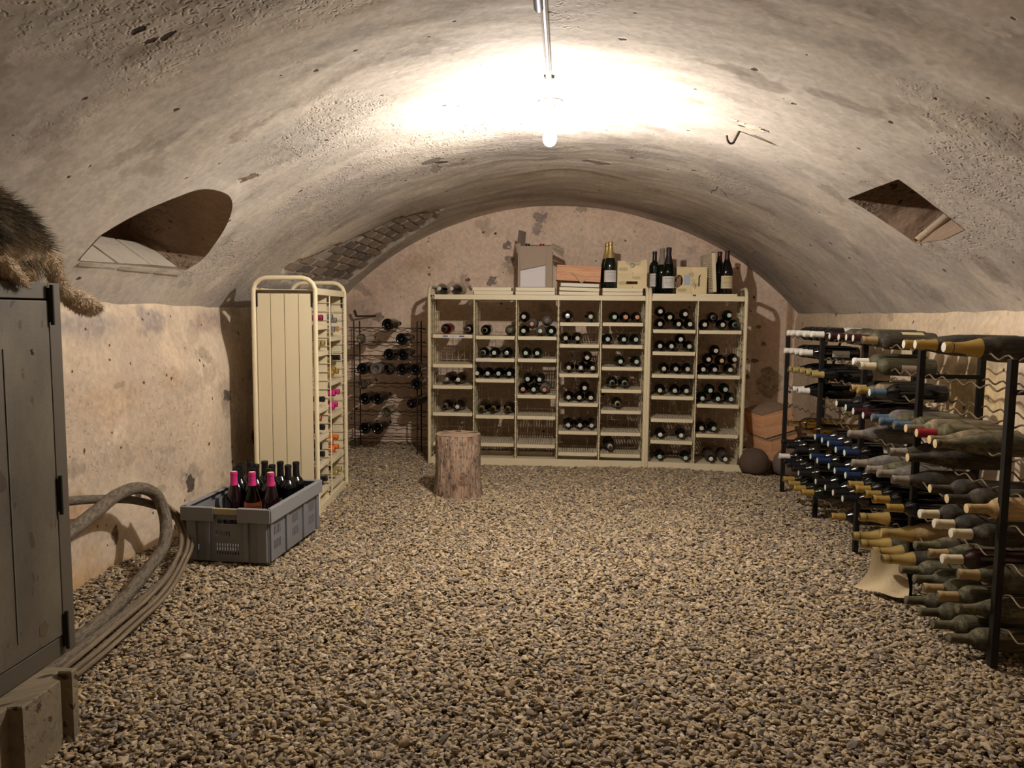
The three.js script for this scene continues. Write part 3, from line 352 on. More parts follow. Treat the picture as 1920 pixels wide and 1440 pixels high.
// bottles in the racks: [column, shelf, keys..., [[x, layer]...]]; a bottle of an upper layer settles on those below it
const TIPLABEL = { pale: 'pale-capped', mint: 'mint-capped', salmon: 'salmon-capped', gold: 'gold-capped', steel: 'silver-capped', silver: 'silver-capped', teal: 'teal-capped', white: 'white-capped', pink: 'pink-capped', orange: 'orange-capped', coral: 'coral-capped', black: 'black-capped', magenta: 'magenta-capped', copper: 'copper-capped', foil: 'gold-foiled', paleGold: 'gold-capped', cork: 'corked', tan: 'tan-capped', cream: 'cream-capped', red: 'red-capped', blue: 'blue-capped', paleBlue: 'pale-blue-capped', grey: 'grey-capped', maroon: 'maroon-capped', '-': 'bare-necked' };
const GLASSLABEL = { dark: 'dark', brown: 'brown', green: 'dark green', olive: 'olive', plum: 'dark red', black: 'black', dustD: 'dusty dark', dustT: 'dusty tan', dustG: 'dusty green', dustGrey: 'dusty grey', dustA: 'dusty amber', red: 'red-brown', clear: 'clear', yellow: 'yellow', amber: 'amber', rose: 'rosé', greenT: 'green' };
const RB = rng(5);
function look(key) { const [, g, c, t] = key.split('/'); const m = (c === 'maroon' || c === 'black' || c === 'burgundyFoil' || c === '-') && t && t !== '-' ? t : c; return `${TIPLABEL[m]} ${GLASSLABEL[g]}`; }
function fill(rk, cols, where, list, rest, group, rowsFrom) {
  for (const [c, s, def, xs] of list) {
    const shelves = cols[c - 1].s, y0 = s - 1 < shelves.length ? shelves[s - 1] : 0.042, placed = [];
    const items = xs.map(q => ({ x: q[0], layer: q[1] || 0, key: q[2] || def, push: q[3] || 0 }));
    const n0 = {}; items.forEach(i => n0[i.layer] = (n0[i.layer] || 0) + 1);
    for (const L of [0, 1, 2]) {
      const row = items.filter(i => i.layer === L).sort((a, b) => a.x - b.x);
      for (let k = 1; k < row.length; k++) { const need = PROFILES[row[k].key.split('/')[0]].r + PROFILES[row[k - 1].key.split('/')[0]].r + 0.001; if (row[k].x - row[k - 1].x < need) { const d = (need - (row[k].x - row[k - 1].x)) / 2; row[k].x += d; row[k - 1].x -= d; } }
      const lo = (c > 1 ? cols[c - 2].x1 : 0) + 0.011, hi = cols[c - 1].x1 - 0.011;
      for (let k = 0; k < row.length; k++) row[k].x = Math.max(row[k].x, (k ? row[k - 1].x + PROFILES[row[k - 1].key.split('/')[0]].r : lo) + PROFILES[row[k].key.split('/')[0]].r + 0.0006);
      for (let k = row.length - 1; k >= 0; k--) row[k].x = Math.min(row[k].x, (k < row.length - 1 ? row[k + 1].x - PROFILES[row[k + 1].key.split('/')[0]].r : hi) - PROFILES[row[k].key.split('/')[0]].r - 0.0006);
      row.forEach((i, k) => {
        const r = PROFILES[i.key.split('/')[0]].r; let y = y0 + r + 0.0006; for (const p of placed) { const dx = Math.abs(p.x - i.x), R = p.r + r + 0.0008; if (dx < R) y = Math.max(y, p.y + Math.sqrt(R * R - dx * dx)); } i.y = y; i.r = r;
        const tip = V(i.x, y, -0.012 - RB() * 0.012 + i.push), d = V((RB() - 0.5) * 0.006, 0, 1); rk.updateMatrixWorld(); tip.applyMatrix4(rk.matrixWorld); d.transformDirection(rk.matrixWorld);
        const nm = n0[L] > 1 ? `${ORD[k]} of ${CARD[n0[L]]}` : 'single', lay = L ? (L === 2 ? ' in top layer' : ' in upper layer') : '';
        bottle(i.key, tip, d, `${look(i.key)} bottle, ${nm}${lay}, ${ORD[s - 1]} shelf, ${ORD[c - 1]} column, ${where}`, group, RB() * 6.28);
      });
      row.forEach(i => placed.push(i));
    }
  }
}
const DK = 'bordeaux/dark/maroon/pale', DG = 'bordeaux/green/black/mint', BG = 'burgundy/dark/black/mint', BR = 'burgundy/brown/maroon/pale';
fill(rackA, COLS5, 'wide rack', [
  [1, 1, DK, [[0.087, 0, 'bordeaux/amber/teal/-'], [0.255, 0, 'bordeaux/plum/white/-']]],
  [1, 3, 'burgundy/brown/maroon/steel', [[0.109], [0.188, 0, 'burgundy/brown/maroon/pale']]], [1, 4, 'burgundy/brown/silver/-', [[0.092], [0.184, 0, BR]]],
  [2, 1, DK, [[0.373, 0, 'bordeaux/greenT/pale/-'], [0.559, 0, 'bordeaux/olive/pale/-']]], [2, 2, 'bordeaux/dark/white/-', [[0.362, 0, 'bordeaux/dark/white/-'], [0.442, 0, DG], [0.53, 0, 'bordeaux/black/black/steel']]],
  [2, 3, 'bordeaux/dark/black/mint', [[0.341], [0.408], [0.477], [0.551]]], [2, 4, 'burgundy/black/gold/-', [[0.352], [0.436], [0.542]]],
  [3, 1, DK, [[0.64], [0.77, 0, 'bordeaux/dustGrey/maroon/pale'], [0.848, 0, DG], [0.705, 1, 'bordeaux/dustGrey/maroon/salmon'], [0.64, 2], [0.808, 1, 'bordeaux/dustGrey/white/-']]],
  [3, 2, DG, [[0.664], [0.744]]], [3, 3, DG, [[0.64, 0, 'bordeaux/dark/maroon/salmon'], [0.718], [0.797, 0, 'bordeaux/dustGrey/maroon/salmon'], [0.682, 1, BG], [0.759, 1, BG]]],
  [4, 1, 'champagne/dark/black/steel', [[0.952], [1.111, 0, 'burgundy/brown/maroon/pale']]], [4, 2, BR, [[0.936], [1.01]]], [4, 3, BR, [[0.965], [1.05], [1.139], [1.092, 1]]],
  [4, 4, DK, [[0.967], [1.043], [1.122], [1.078, 1]]], [4, 5, 'burgundy/dark/black/pale', [[0.986], [1.068], [1.15]]],
  [5, 1, DG, [[1.276], [1.352, 0, 'bordeaux/dark/tan/salmon'], [1.43, 0, 'bordeaux/dark/maroon/salmon']]], [5, 2, DG, [[1.225], [1.343], [1.426]]], [5, 3, DG, [[1.323], [1.435]]], [5, 4, 'burgundy/dark/mint/-', [[1.272], [1.357]]], [5, 5, 'burgundy/dark/cream/-', [[1.311]]], [5, 7, 'burgundy/dustD/white/-', [[1.265]]],
], 0, 'bottles lying in the wide cream rack');
fill(rackB, COLS2, 'narrow rack', [
  [1, 1, DK, [[0.058], [0.186, 0, 'bordeaux/dark/black/pale'], [0.265], [0.123, 1], [0.058, 2], [0.225, 1, 'bordeaux/green/black/pale']]], [2, 1, DK, [[0.356], [0.475], [0.56, 0, 'bordeaux/dark/mint/-'], [0.415, 1, 'bordeaux/brown/mint/-'], [0.515, 1, DG]]],
  [1, 2, DK, [[0.062], [0.139], [0.262], [0.2, 1]]], [2, 2, DK, [[0.35], [0.433], [0.535], [0.39, 1], [0.478, 1, 'bordeaux/brown/maroon/cork'], [0.562, 1], [0.436, 2]]],
  [1, 3, DK, [[0.092], [0.173], [0.252]]], [1, 4, DK, [[0.069], [0.17], [0.248]]], [1, 6, 'bordeaux/dark/black/white', [[0.079], [0.221]]], [1, 7, 'bordeaux/dark/black/mint', [[0.08], [0.255]]],
  [2, 3, DG, [[0.357], [0.46], [0.547], [0.408, 1], [0.508, 1]]], [2, 4, DK, [[0.355], [0.438, 0, 'bordeaux/green/black/mint']]], [2, 5, 'bordeaux/dustD/black/white', [[0.427], [0.523]]],
], 0, 'bottles lying in the narrow cream rack');
fill(rackS, COLSS, 'side-on rack', [
  [1, 1, DK, [[0.08, 0, 'bordeaux/clear/magenta/-'], [0.165, 0, 'bordeaux/yellow/magenta/-', 0.01], [0.12, 1, 'bordeaux/dark/white/-']]], [1, 2, 'burgundy/green/paleGold/-', [[0.062], [0.15], [0.24]]], [1, 3, 'bordeaux/dark/black/-', [[0.215]]],
  [1, 4, 'bordeaux/dark/black/-', [[0.09], [0.20], [0.14, 1, 'bordeaux/brown/copper/-']]], [1, 5, 'bordeaux/dark/black/-', [[0.084], [0.2], [0.14, 1, 'bordeaux/dark/burgundyFoil/black']]], [1, 6, 'bordeaux/black/black/-', [[0.064], [0.15], [0.236]]],
  [2, 1, 'bordeaux/rose/silver/-', [[0.455, 0, 'burgundy/rose/silver/-'], [0.58, 0, 'burgundy/rose/-/cork'], [0.42, 1, 'bordeaux/clear/silver/-'], [0.515, 1, 'bordeaux/clear/silver/-']]],
  [2, 2, 'burgundy/green/gold/-', [[0.42], [0.58], [0.40, 1], [0.50, 1], [0.60, 1, 'burgundy/dark/black/steel']]], [2, 3, 'bordeaux/rose/pink/-', [[0.442], [0.535], [0.47, 1], [0.56, 1]]], [2, 4, 'bordeaux/amber/orange/-', [[0.47], [0.56], [0.42, 1, 'bordeaux/amber/coral/-'], [0.52, 1]]], [2, 5, 'bordeaux/green/paleGold/-', [[0.50], [0.60]]],
], 0, 'bottles lying in the side-on rack');

// ---------------------------------------------------------------- on top of the racks
const TOP = 1.1925, ZT = -5.335;
const onTop = (x, y, z) => V(x, y, z);
bottle('burgundy/dark/black/mint', V(-0.822, TOP + 0.042, -5.345), V(0.02, 0, 1), 'mint-capped dark bottle lying at the left end on top of the wide rack', 'bottles lying on the wide rack');
bottle('burgundy/plum/maroon/pale/cream', V(-0.735, TOP + 0.042, -5.345), V(-0.10, 0, 1), 'maroon-capped bottle with a label lying second from the left on the wide rack', 'bottles lying on the wide rack', 0.6);
{
  const trayM = enamel, dk = std(0x5a5044, 0.7);
  const tray = (x, y, z, w, label, rz = 0, ry = 0, mat = trayM, rx = 0) => { const t = thing('spare_shelf', label, 'shelf', [x, y, z], ry, 'spare shelf trays stacked on the racks'); t.rotation.z = rz; t.rotation.x = rx; const T = trayGeo(w, 0.29); part('tray', T.plate, enamelDusty, t).position.y = 0.011; const l = part('lip', T.lip, mat, t); l.position.y = 0.012; for (const s of [-1, 1]) part('end_hook', box(0.006, 0.020, 0.014, s * (w / 2 + 0.003), 0, 0.13), dk, t); return t; };
  tray(-0.442, TOP + 0.013, -5.492, 0.272, 'lower cream shelf tray of the leftmost stack on the wide rack'); tray(-0.458, TOP + 0.039, -5.49, 0.270, 'upper cream shelf tray of the leftmost stack on the wide rack', 0.0, 0.03);
  tray(-0.152, TOP + 0.013, -5.492, 0.272, 'lower cream shelf tray under the cardboard box'); tray(-0.152, TOP + 0.039, -5.49, 0.270, 'upper cream shelf tray under the cardboard box');
  tray(0.150, TOP + 0.013, -5.492, 0.272, 'lowest of three cream shelf trays under the pink wooden box', -0.01); tray(0.152, TOP + 0.041, -5.49, 0.272, 'middle of three cream shelf trays under the pink wooden box', -0.03); tray(0.155, TOP + 0.070, -5.49, 0.262, 'top one of three cream shelf trays under the pink wooden box', -0.03, 0, std(0xe2dccb, 0.5));
  tray(0.448, TOP + 0.013, -5.492, 0.272, 'lower cream shelf tray under the upright cream carton'); tray(0.448, TOP + 0.039, -5.49, 0.272, 'upper cream shelf tray under the upright cream carton');
  tray(0.80, TOP + 0.004, -5.490, 0.27, 'cream shelf tray under the green bottles on the narrow rack', 0, -0.087); tray(1.09, TOP + 0.004, -5.460, 0.27, 'cream shelf tray under the two dark bottles on the narrow rack', 0, -0.087);
  const up = tray(1.045, TOP + 0.162, -5.47, 0.262, 'cream shelf tray stood on edge beside the lying carton', Math.PI / 2 + 0.07, 0.1); 
}
const kraft = std(0xa3917e, 0.92), kraftDark = std(0x76655a, 0.95);
{ // open cardboard box with flaps
  const b = thing('cardboard_box', 'open cardboard wine box with raised flaps and a white front panel', 'box', [-0.158, TOP + 0.0525, -5.47], 0.02); const W = 0.235, H = 0.285, D = 0.20, t = 0.004;
  part('box_body', merge([box(W, H, t, 0, H / 2, D / 2), box(W, H, t, 0, H / 2, -D / 2), box(t, H, D, -W / 2, H / 2, 0), box(t, H, D, W / 2, H / 2, 0), box(W, t, D, 0, t / 2, 0)]), kraft, b);
  part('front_print', box(0.172, 0.20, 0.0012, -0.015, 0.105, D / 2 + 0.0026), std(0xd8d2d0, 0.7), b, 'white printed panel');
  const quad = (P, n = 6) => { const g = surf(n, n, (a, c) => { const x = [0, 1, 2].map(k => mix(mix(P[0][k], P[1][k], a), mix(P[3][k], P[2][k], a), c)); x[2] += 0.006 * Math.sin(a * 3.1) * Math.sin(c * 3.1); return x; }, (a, c) => [a, c]); const h = g.clone(), p = h.attributes.position; h.translate(0, 0, -0.004); return merge([g, h]); };
  part('front_flap', quad([[-0.112, H, D / 2 + 0.004], [0.085, H, D / 2 + 0.004], [0.070, 0.155, D / 2 + 0.022], [-0.100, 0.120, D / 2 + 0.026]]), kraft, b);
  part('left_flap', quad([[-0.132, H - 0.02, D / 2], [-0.072, H, D / 2 - 0.05], [-0.068, 0.388, D / 2 - 0.07], [-0.116, 0.398, D / 2 - 0.02]]), kraftDark, b);
  part('left_corner', quad([[-0.125, H - 0.05, D / 2], [-0.095, H - 0.03, D / 2 + 0.01], [-0.105, H + 0.02, D / 2 + 0.01], [-0.14, H + 0.012, D / 2]]), kraft, b);
  part('right_flap', quad([[W / 2 + 0.002, H - 0.004, D / 2 - 0.01], [0.200, 0.250, D / 2 - 0.04], [0.190, 0.208, D / 2], [W / 2 + 0.004, 0.256, D / 2 + 0.01]]), kraft, b);
  part('right_flap_fold', quad([[W / 2 - 0.01, H + 0.004, D / 2 - 0.02], [W / 2 + 0.002, H + 0.026, D / 2 - 0.07], [0.194, 0.274, D / 2 - 0.07], [0.198, 0.252, D / 2 - 0.03]]), std(0xbfae98, 0.9), b);
  part('back_flap', quad([[-0.118, H, -D / 2], [0.118, H, -D / 2], [0.11, H + 0.03, -D / 2 - 0.05], [-0.11, H + 0.03, -D / 2 - 0.05]]), kraft, b);
  bottle('bordeaux/dark/black/-', V(-0.213, TOP + 0.360, -5.455), V(0.03, 1, 0), 'black-capped bottle standing inside the open cardboard box', 'bottles inside the cardboard box'); bottle('bordeaux/dark/red/-', V(-0.112, TOP + 0.360, -5.455), V(0, 1, 0), 'red-capped bottle standing inside the open cardboard box', 'bottles inside the cardboard box');
  bottle('bordeaux/dark/black/-', V(-0.185, TOP + 0.352, -5.52), V(0, 1, 0), 'second black-capped bottle behind the first inside the cardboard box', 'bottles inside the cardboard box');
}
const woodTex = (a, b, seed) => tex(256, 128, (x, y, o) => { const n = fbm(x / 90 + seed, y / 7 + fbm(x / 60, y / 30, 2) * 3, 4), f = vn(x / 6, y / 1.2); const t = clamp((n - 0.3) * 1.6 + (f - 0.5) * 0.25); for (let c = 0; c < 3; c++) o[c] = mix(a[c], b[c], t); }, true);
const woodPink = new THREE.MeshStandardMaterial({ map: woodTex([222, 170, 132], [196, 136, 98], 2), roughness: 0.7 }), woodOld = new THREE.MeshStandardMaterial({ map: woodTex([238, 186, 140], [206, 150, 106], 9), roughness: 0.8 }), woodGrey = new THREE.MeshStandardMaterial({ map: woodTex([150, 128, 104], [118, 98, 78], 5), roughness: 0.9 });
function woodCrate(name, label, pos, W, H, D, mat, planks, rot, group) {
  const b = thing(name, label, 'wooden box', pos, 0, group); b.rotation.set(...rot); const t = 0.010;
  for (let k = 0; k < planks; k++) { const h = H / planks; for (const s of [-1, 1]) part('plank', rbox(W, h - 0.002, t, 0.002, 0, h * (k + 0.5), s * (D / 2 - t / 2)), mat, b); for (const s of [-1, 1]) part('end_board', rbox(t, h - 0.002, D - 2 * t - 0.001, 0.002, s * (W / 2 - t / 2), h * (k + 0.5), 0), mat, b); }
  part('bottom_board', box(W - 2 * t, t, D - 2 * t, 0, t / 2, 0), mat, b); part('lid', rbox(W + 0.002, t, D + 0.002, 0.002, 0, H + t / 2 - 0.001, 0), mat === woodOld ? woodGrey : mat, b);
  return b;
}
{
  const w = woodCrate('wooden_wine_box', 'pinkish wooden wine box with a rope handle on top of the wide rack', [0.142, TOP + 0.098, -5.475], 0.305, 0.098, 0.20, woodPink, 1, [0, 0.02, -0.045]);
  part('rope_handle', tube([V(-0.055, 0.060, 0.101), V(-0.03, 0.045, 0.116), V(0.0, 0.012, 0.132), V(0.02, -0.008, 0.138), V(0.037, 0.006, 0.130), V(0.034, 0.035, 0.112), V(0.026, 0.050, 0.102)], 0.0035, 40, 8), std(0xcbb590, 0.9), w, 'pale rope loop');
  const rm = std(0x5a4a3a, 0.6); for (const y of [0.03, 0.06, 0.08]) { const n = part('nail', new THREE.CylinderGeometry(0.002, 0.002, 0.003, 6), rm, w); n.rotation.x = Math.PI / 2; n.position.set(0.144, y, 0.101); }
}
const cartonM = new THREE.MeshStandardMaterial({ map: tex(256, 256, (x, y, o) => { const n = fbm(x / 40, y / 40, 4), s = sst(0.72, 0.76, vn(x / 9, y / 9)) * 0.16; const k = 0.93 + n * 0.14 - s; o[0] = 226 * k; o[1] = 206 * k; o[2] = 160 * k; }, true), roughness: 0.7 });
{
  const dark = std(0x0c0a08, 0.9);
  const c = thing('carton', 'upright cream bottle carton with a torn top on the wide rack', 'carton', [0.512, TOP + 0.0525, -5.455], 0.03), sh = new THREE.Shape(); // front with a handle slot
  sh.moveTo(-0.100, 0); sh.lineTo(0.100, 0); sh.lineTo(0.100, 0.095); sh.lineTo(-0.100, 0.095); sh.closePath(); const hl = new THREE.Path(); hl.moveTo(-0.040, 0.028); hl.lineTo(-0.040, 0.040); hl.quadraticCurveTo(-0.040, 0.048, -0.032, 0.048); hl.lineTo(0.030, 0.048); hl.quadraticCurveTo(0.038, 0.048, 0.038, 0.040); hl.lineTo(0.038, 0.028); hl.closePath(); sh.holes.push(hl);
  part('lower_front', new THREE.ExtrudeGeometry(sh, { depth: 0.004, bevelEnabled: false }).translate(0, 0, 0.072), cartonM, c);
  const s2 = new THREE.Shape(); s2.moveTo(-0.100, 0); s2.lineTo(0.100, 0); s2.lineTo(0.104, 0.098); s2.quadraticCurveTo(0.085, 0.106, 0.062, 0.098); s2.lineTo(0.048, 0.070); s2.lineTo(0.022, 0.062); s2.lineTo(0.0, 0.050); s2.lineTo(-0.02, 0.064); s2.lineTo(-0.044, 0.072); s2.lineTo(-0.046, 0.094); s2.lineTo(-0.098, 0.092); s2.closePath();
  const up = part('upper_front', new THREE.ExtrudeGeometry(s2, { depth: 0.004, bevelEnabled: false }), cartonM, c); up.position.set(0, 0.095, 0.072); up.rotation.x = -0.12;
  part('carton_body', merge([box(0.003, 0.19, 0.145, -0.100, 0.095, 0), box(0.003, 0.19, 0.145, 0.100, 0.095, 0), box(0.2, 0.19, 0.003, 0, 0.095, -0.072), box(0.2, 0.003, 0.145, 0, 0.002, 0)]), cartonM, c);
  part('paper_label', box(0.075, 0.032, 0.001, -0.005, 0.112, 0.0775), LB.white, c).rotation.x = -0.1;
  const d = part('torn_flap', new THREE.SphereGeometry(0.020, 14, 8, 0, Math.PI * 2, 0, 1.3), std(0xb9b4a4, 0.5, { metalness: 0.2 }), c); d.position.set(0.0, 0.155, 0.058); d.rotation.x = 1.3;
  const e = thing('carton', 'cream bottle carton lying on its side on the narrow rack', 'carton', [0.925, TOP + 0.008, -5.475], -0.087), W = 0.205, H = 0.195, D = 0.16; e.rotation.y = -0.06;
  const f = new THREE.Shape(); f.moveTo(-W / 2, 0); f.lineTo(W / 2, 0); f.lineTo(W / 2 + 0.002, H); f.lineTo(-W / 2, H - 0.002); f.lineTo(-W / 2, 0.14); f.lineTo(-0.075, 0.138); f.quadraticCurveTo(-0.062, 0.130, -0.058, 0.100); f.lineTo(-0.062, 0.075); f.lineTo(-0.085, 0.055); f.lineTo(-W / 2, 0.050); f.closePath(); const h2 = new THREE.Path(); h2.moveTo(0.046, 0.062); h2.lineTo(0.046, 0.120); h2.quadraticCurveTo(0.048, 0.140, 0.064, 0.140); h2.quadraticCurveTo(0.054, 0.128, 0.054, 0.110); h2.lineTo(0.055, 0.062); h2.closePath(); f.holes.push(h2);
  part('front_face', new THREE.ExtrudeGeometry(f, { depth: 0.004, bevelEnabled: false }).translate(0, 0, D / 2 - 0.004), cartonM, e);
  part('carton_body', merge([box(W, 0.003, D, 0, 0.0015, 0), box(W, 0.003, D, 0, H - 0.002, 0), box(0.003, H, D - 0.01, W / 2, H / 2, -0.005), box(W, H, 0.003, 0, H / 2, -D / 2)]), cartonM, e);
  part('seam', box(0.0016, H - 0.004, 0.001, -0.002, H / 2, D / 2 + 0.0004), std(0xb79c66, 0.8), e); part('blue_label', box(0.042, 0.068, 0.001, -0.030, 0.105, D / 2 + 0.0008), std(0xa9b4bc, 0.7), e, 'faded blue paper label');
  part('pen_scribble', merge([tube([V(0.0, 0.095, 0), V(0.012, 0.108, 0), V(0.020, 0.100, 0), V(0.008, 0.082, 0), V(0.022, 0.088, 0), V(0.026, 0.070, 0), V(0.012, 0.052, 0)], 0.0009, 40, 5), tube([V(0.022, 0.076, 0), V(0.028, 0.06, 0), V(0.022, 0.044, 0), V(0.034, 0.062, 0)], 0.0009, 24, 5)]).translate(0, 0, D / 2 + 0.0006), std(0x3a3228, 0.8), e);
  part('inner_flap', box(0.03, 0.085, 0.002, -0.085, 0.097, D / 2 - 0.03), std(0x8c6f5a, 0.9), e); part('loose_tape', tube([V(-0.088, 0.14, D / 2), V(-0.112, 0.12, D / 2 + 0.01), V(-0.118, 0.07, D / 2 + 0.012), V(-0.10, 0.048, D / 2 + 0.006), V(-0.108, 0.09, D / 2 + 0.004)], 0.003, 30, 6), std(0xa58c6c, 0.8), e);
  const G = 'bottles standing on the racks';
  bottle('champagne/green/foil/-/white', V(0.362, TOP + 0.372, -5.40), V(0, 1, 0), 'gold-foiled green sparkling bottle with white label standing in front on the wide rack', G, 0.1); bottle('champagne/green/foil/-', V(0.345, TOP + 0.372, -5.50), V(0, 1, 0), 'gold-foiled green sparkling bottle standing behind its twin on the wide rack', G);
  bottle('champagne/greenT/burgundyFoil/tan/white', V(0.762, TOP + 0.333, -5.40), V(0, 1, 0), 'front green bottle with white label standing on the narrow rack', G, 0.0); bottle('champagne/greenT/grey/-', V(0.728, TOP + 0.333, -5.485), V(0, 1, 0), 'middle green bottle with greyish neck standing on the narrow rack', G);
  bottle('bordeaux/green/black/-/white', V(0.680, TOP + 0.315, -5.525), V(0, 1, 0), 'dark green square-shouldered bottle standing at the left end of the narrow rack', G, -0.2);
  bottle('burgundy/dark/maroon/-/cream', V(1.152, TOP + 0.311, -5.375), V(0, 1, 0), 'dark bottle with cream label standing in front at the right end of the narrow rack', G, 0.0); bottle('burgundy/dark/maroon/-', V(1.118, TOP + 0.311, -5.46), V(0, 1, 0), 'dark unlabelled bottle standing behind the cream-labelled one on the narrow rack', G);
}

// ---------------------------------------------------------------- iron bottle racks
const iron = new THREE.MeshStandardMaterial({ color: 0x1b1714, roughness: 0.6, metalness: 0.3 }), wireIron = std(0x6e5f4a, 0.5, { metalness: 0.4 }), wireDark = std(0x2b241e, 0.6, { metalness: 0.3 });
const wavy = (f, L, pitch, amp, r) => { const pts = [], n = Math.round(L / pitch * 4); for (let i = 0; i <= n; i++) { const t = i / n * L; pts.push(f(t, amp * Math.sin(t / pitch * Math.PI * 2))); } return tube(pts, r, n * 2, 6, false, 0.4); };
{
  const g = thing('bottle_rack', 'tall black iron bottle rack with wavy bars along the right wall', 'bottle rack'); const zs = [-4.755, -4.13, -3.55, -3.0, -2.406, -1.82], XF = 1.405, XBk = 1.625;
  for (const z of zs) for (const x of [XF, XBk]) part('post', rbox(0.022, 0.985, 0.024, 0.002, x, 0.452, z), iron, g);
  for (const z of zs) part('cross_bar', box(XBk - XF, 0.016, 0.006, (XF + XBk) / 2, 0.845, z + 0.010), iron, g);
  for (const y of [0.945, 0.846, 0.744, 0.640, 0.535, 0.437, 0.318, 0.222, 0.112]) { part('wavy_bar', wavy((t, a) => V(XF + 0.012, y + a, -4.78 + t), 2.98, 0.1, 0.0085, 0.0032), wireIron, g); part('wavy_bar', wavy((t, a) => V(XBk, y - 0.012 + a, -4.78 + t), 2.98, 0.1, 0.0085, 0.0032), wireIron, g); }
  part('brace', rod(V(XBk, 0.92, -4.5), V(XBk, 0.60, -4.75), 0.007), iron, g);
  const rb = rng(31), put = (bay, lev, list) => list.forEach(([z, y, key], i) => {
    const k = key.split('/')[0], P = PROFILES[k], j = (rb() - 0.5);
    const dir = V(-1, 0.012 + (rb() - 0.5) * 0.02, j * 0.05), tip = V(1.305 - (P.H - 0.30) + (rb() - 0.5) * 0.012, y, z);
    const n = list.length, nm = n > 1 ? `${ORD[i]} of ${CARD[n]}` : 'alone';
    bottle(key, tip, dir, `${look(key)} bottle, ${nm}, ${lev} row, ${bay} bay, iron wall rack`, 'bottles in the black iron rack', key.endsWith('L') ? 0 : rb() * 6.28);
  });
  const W = 'bordeaux/dark/white/white/white', up = 0;
  put('farthest', 'top', [[-4.433, 0.971, W], [-4.331, 0.973, W], [-4.233, 0.974, W], [-4.135, 0.973, W], [-4.017, 0.975, W]]);
  put('second', 'top', [[-3.738, 0.974, 'bordeaux/olive/maroon/pale'], [-3.61, 0.973, 'bordeaux/olive/maroon/pale'], [-3.518, 0.975, 'bordeaux/olive/maroon/pale'], [-3.434, 0.974, 'bordeaux/olive/maroon/pale'], [-3.342, 0.969, 'bordeaux/dustD/tan/-/cream']]);
  put('fourth', 'top', [[-2.825, 0.971, 'flute/dustD/gold/pale'], [-2.735, 0.974, 'flute/dustD/gold/pale'], [-2.591, 0.971, 'champagne/dustD/gold/pale']]);
  put('farthest', 'second', [[-4.449, 0.87, W], [-4.361, 0.873, W], [-4.272, 0.873, W], [-4.167, 0.874, W]]); put('third', 'second', [[-3.411, 0.874, 'bordeaux/olive/white/white'], [-3.325, 0.861, 'bordeaux/olive/cream/-/pinkish']]);
  put('farthest', 'third', [[-4.386, 0.769, 'burgundy/dark/paleGold/-'], [-4.296, 0.771, 'burgundy/dark/paleGold/-'], [-4.19, 0.773, 'burgundy/dark/paleGold/-'], [-4.09, 0.771, 'burgundy/dark/paleGold/-'], [-3.988, 0.772, 'burgundy/dark/paleGold/-']]);
  put('third', 'third', [[-3.44, 0.755, 'bordeaux/dark/tan/-/white'], [-3.352, 0.755, 'bordeaux/dustT/gold/-/white'], [-3.207, 0.760, 'bordeaux/black/paleBlue/mint/white']]);
  put('farthest', 'fourth', [[-4.296, 0.666, 'burgundy/dark/white/-/white'], [-4.199, 0.667, 'burgundy/dark/white/-/white']]);
  put('second', 'fourth', [[-3.575, 0.672, 'bordeaux/dark/black/pale'], [-3.475, 0.665, 'bordeaux/dark/black/mint'], [-3.386, 0.660, 'burgundy/brown/maroon/mint'], [-3.29, 0.655, 'burgundy/brown/maroon/mint']]);
  put('third', 'fourth', [[-3.195, 0.658, 'bordeaux/dustGrey/paleBlue/-/grey'], [-3.1, 0.656, 'bordeaux/dustG/paleBlue/-'], [-2.988, 0.657, 'bordeaux/dustG/paleBlue/-'], [-2.87, 0.663, 'bordeaux/dustT/-/cork']]);
  put('fourth', 'fourth', [[-2.78, 0.660, 'bordeaux/dustG/red/cork'], [-2.69, 0.651, 'burgundy/dustT/-/cork'], [-2.563, 0.658, 'flute/dustG/-/cork']]);
  put('farthest', 'fifth', [[-4.328, 0.471, 'bordeaux/yellow/-/-/white'], [-4.08, 0.471, 'bordeaux/yellow/-/-']]); put('fourth', 'fifth', [[-2.76, 0.575, 'flute/dustD/-/cork']]);
  put('second', 'sixth', [[-3.862, 0.471, 'bordeaux/black/blue/mint/white'], [-3.76, 0.472, 'bordeaux/black/blue/mint/white'], [-3.665, 0.470, 'bordeaux/black/blue/mint/white'], [-3.575, 0.458, 'bordeaux/black/blue/mint/white'], [-3.473, 0.462, 'bordeaux/black/blue/mint/white']]);
  put('farthest', 'seventh', [[-4.43, 0.350, 'bordeaux/black/black/-'], [-4.335, 0.345, 'bordeaux/black/black/-'], [-4.2, 0.343, 'bordeaux/black/black/-']]);
  put('farthest', 'eighth', [[-4.50, 0.255, 'bordeaux/black/white/-'], [-4.41, 0.244, 'bordeaux/black/black/-'], [-4.30, 0.244, 'bordeaux/black/black/-'], [-4.205, 0.240, 'bordeaux/black/black/-'], [-4.11, 0.237, 'bordeaux/black/black/pale']]);
  put('second', 'seventh', [[-3.92, 0.362, 'bordeaux/black/blue/mint'], [-3.83, 0.358, 'bordeaux/black/blue/mint'], [-3.661, 0.364, 'bordeaux/black/black/mint'], [-3.561, 0.363, 'bordeaux/black/blue/mint'], [-3.453, 0.365, 'bordeaux/black/blue/mint']]);
  put('third', 'sixth', [[-3.37, 0.437, 'burgundy/dustGrey/grey/-'], [-3.206, 0.442, 'burgundy/dustG/grey/-'], [-3.10, 0.448, 'burgundy/dustGrey/grey/-'], [-2.985, 0.448, 'burgundy/dustD/grey/-']]);
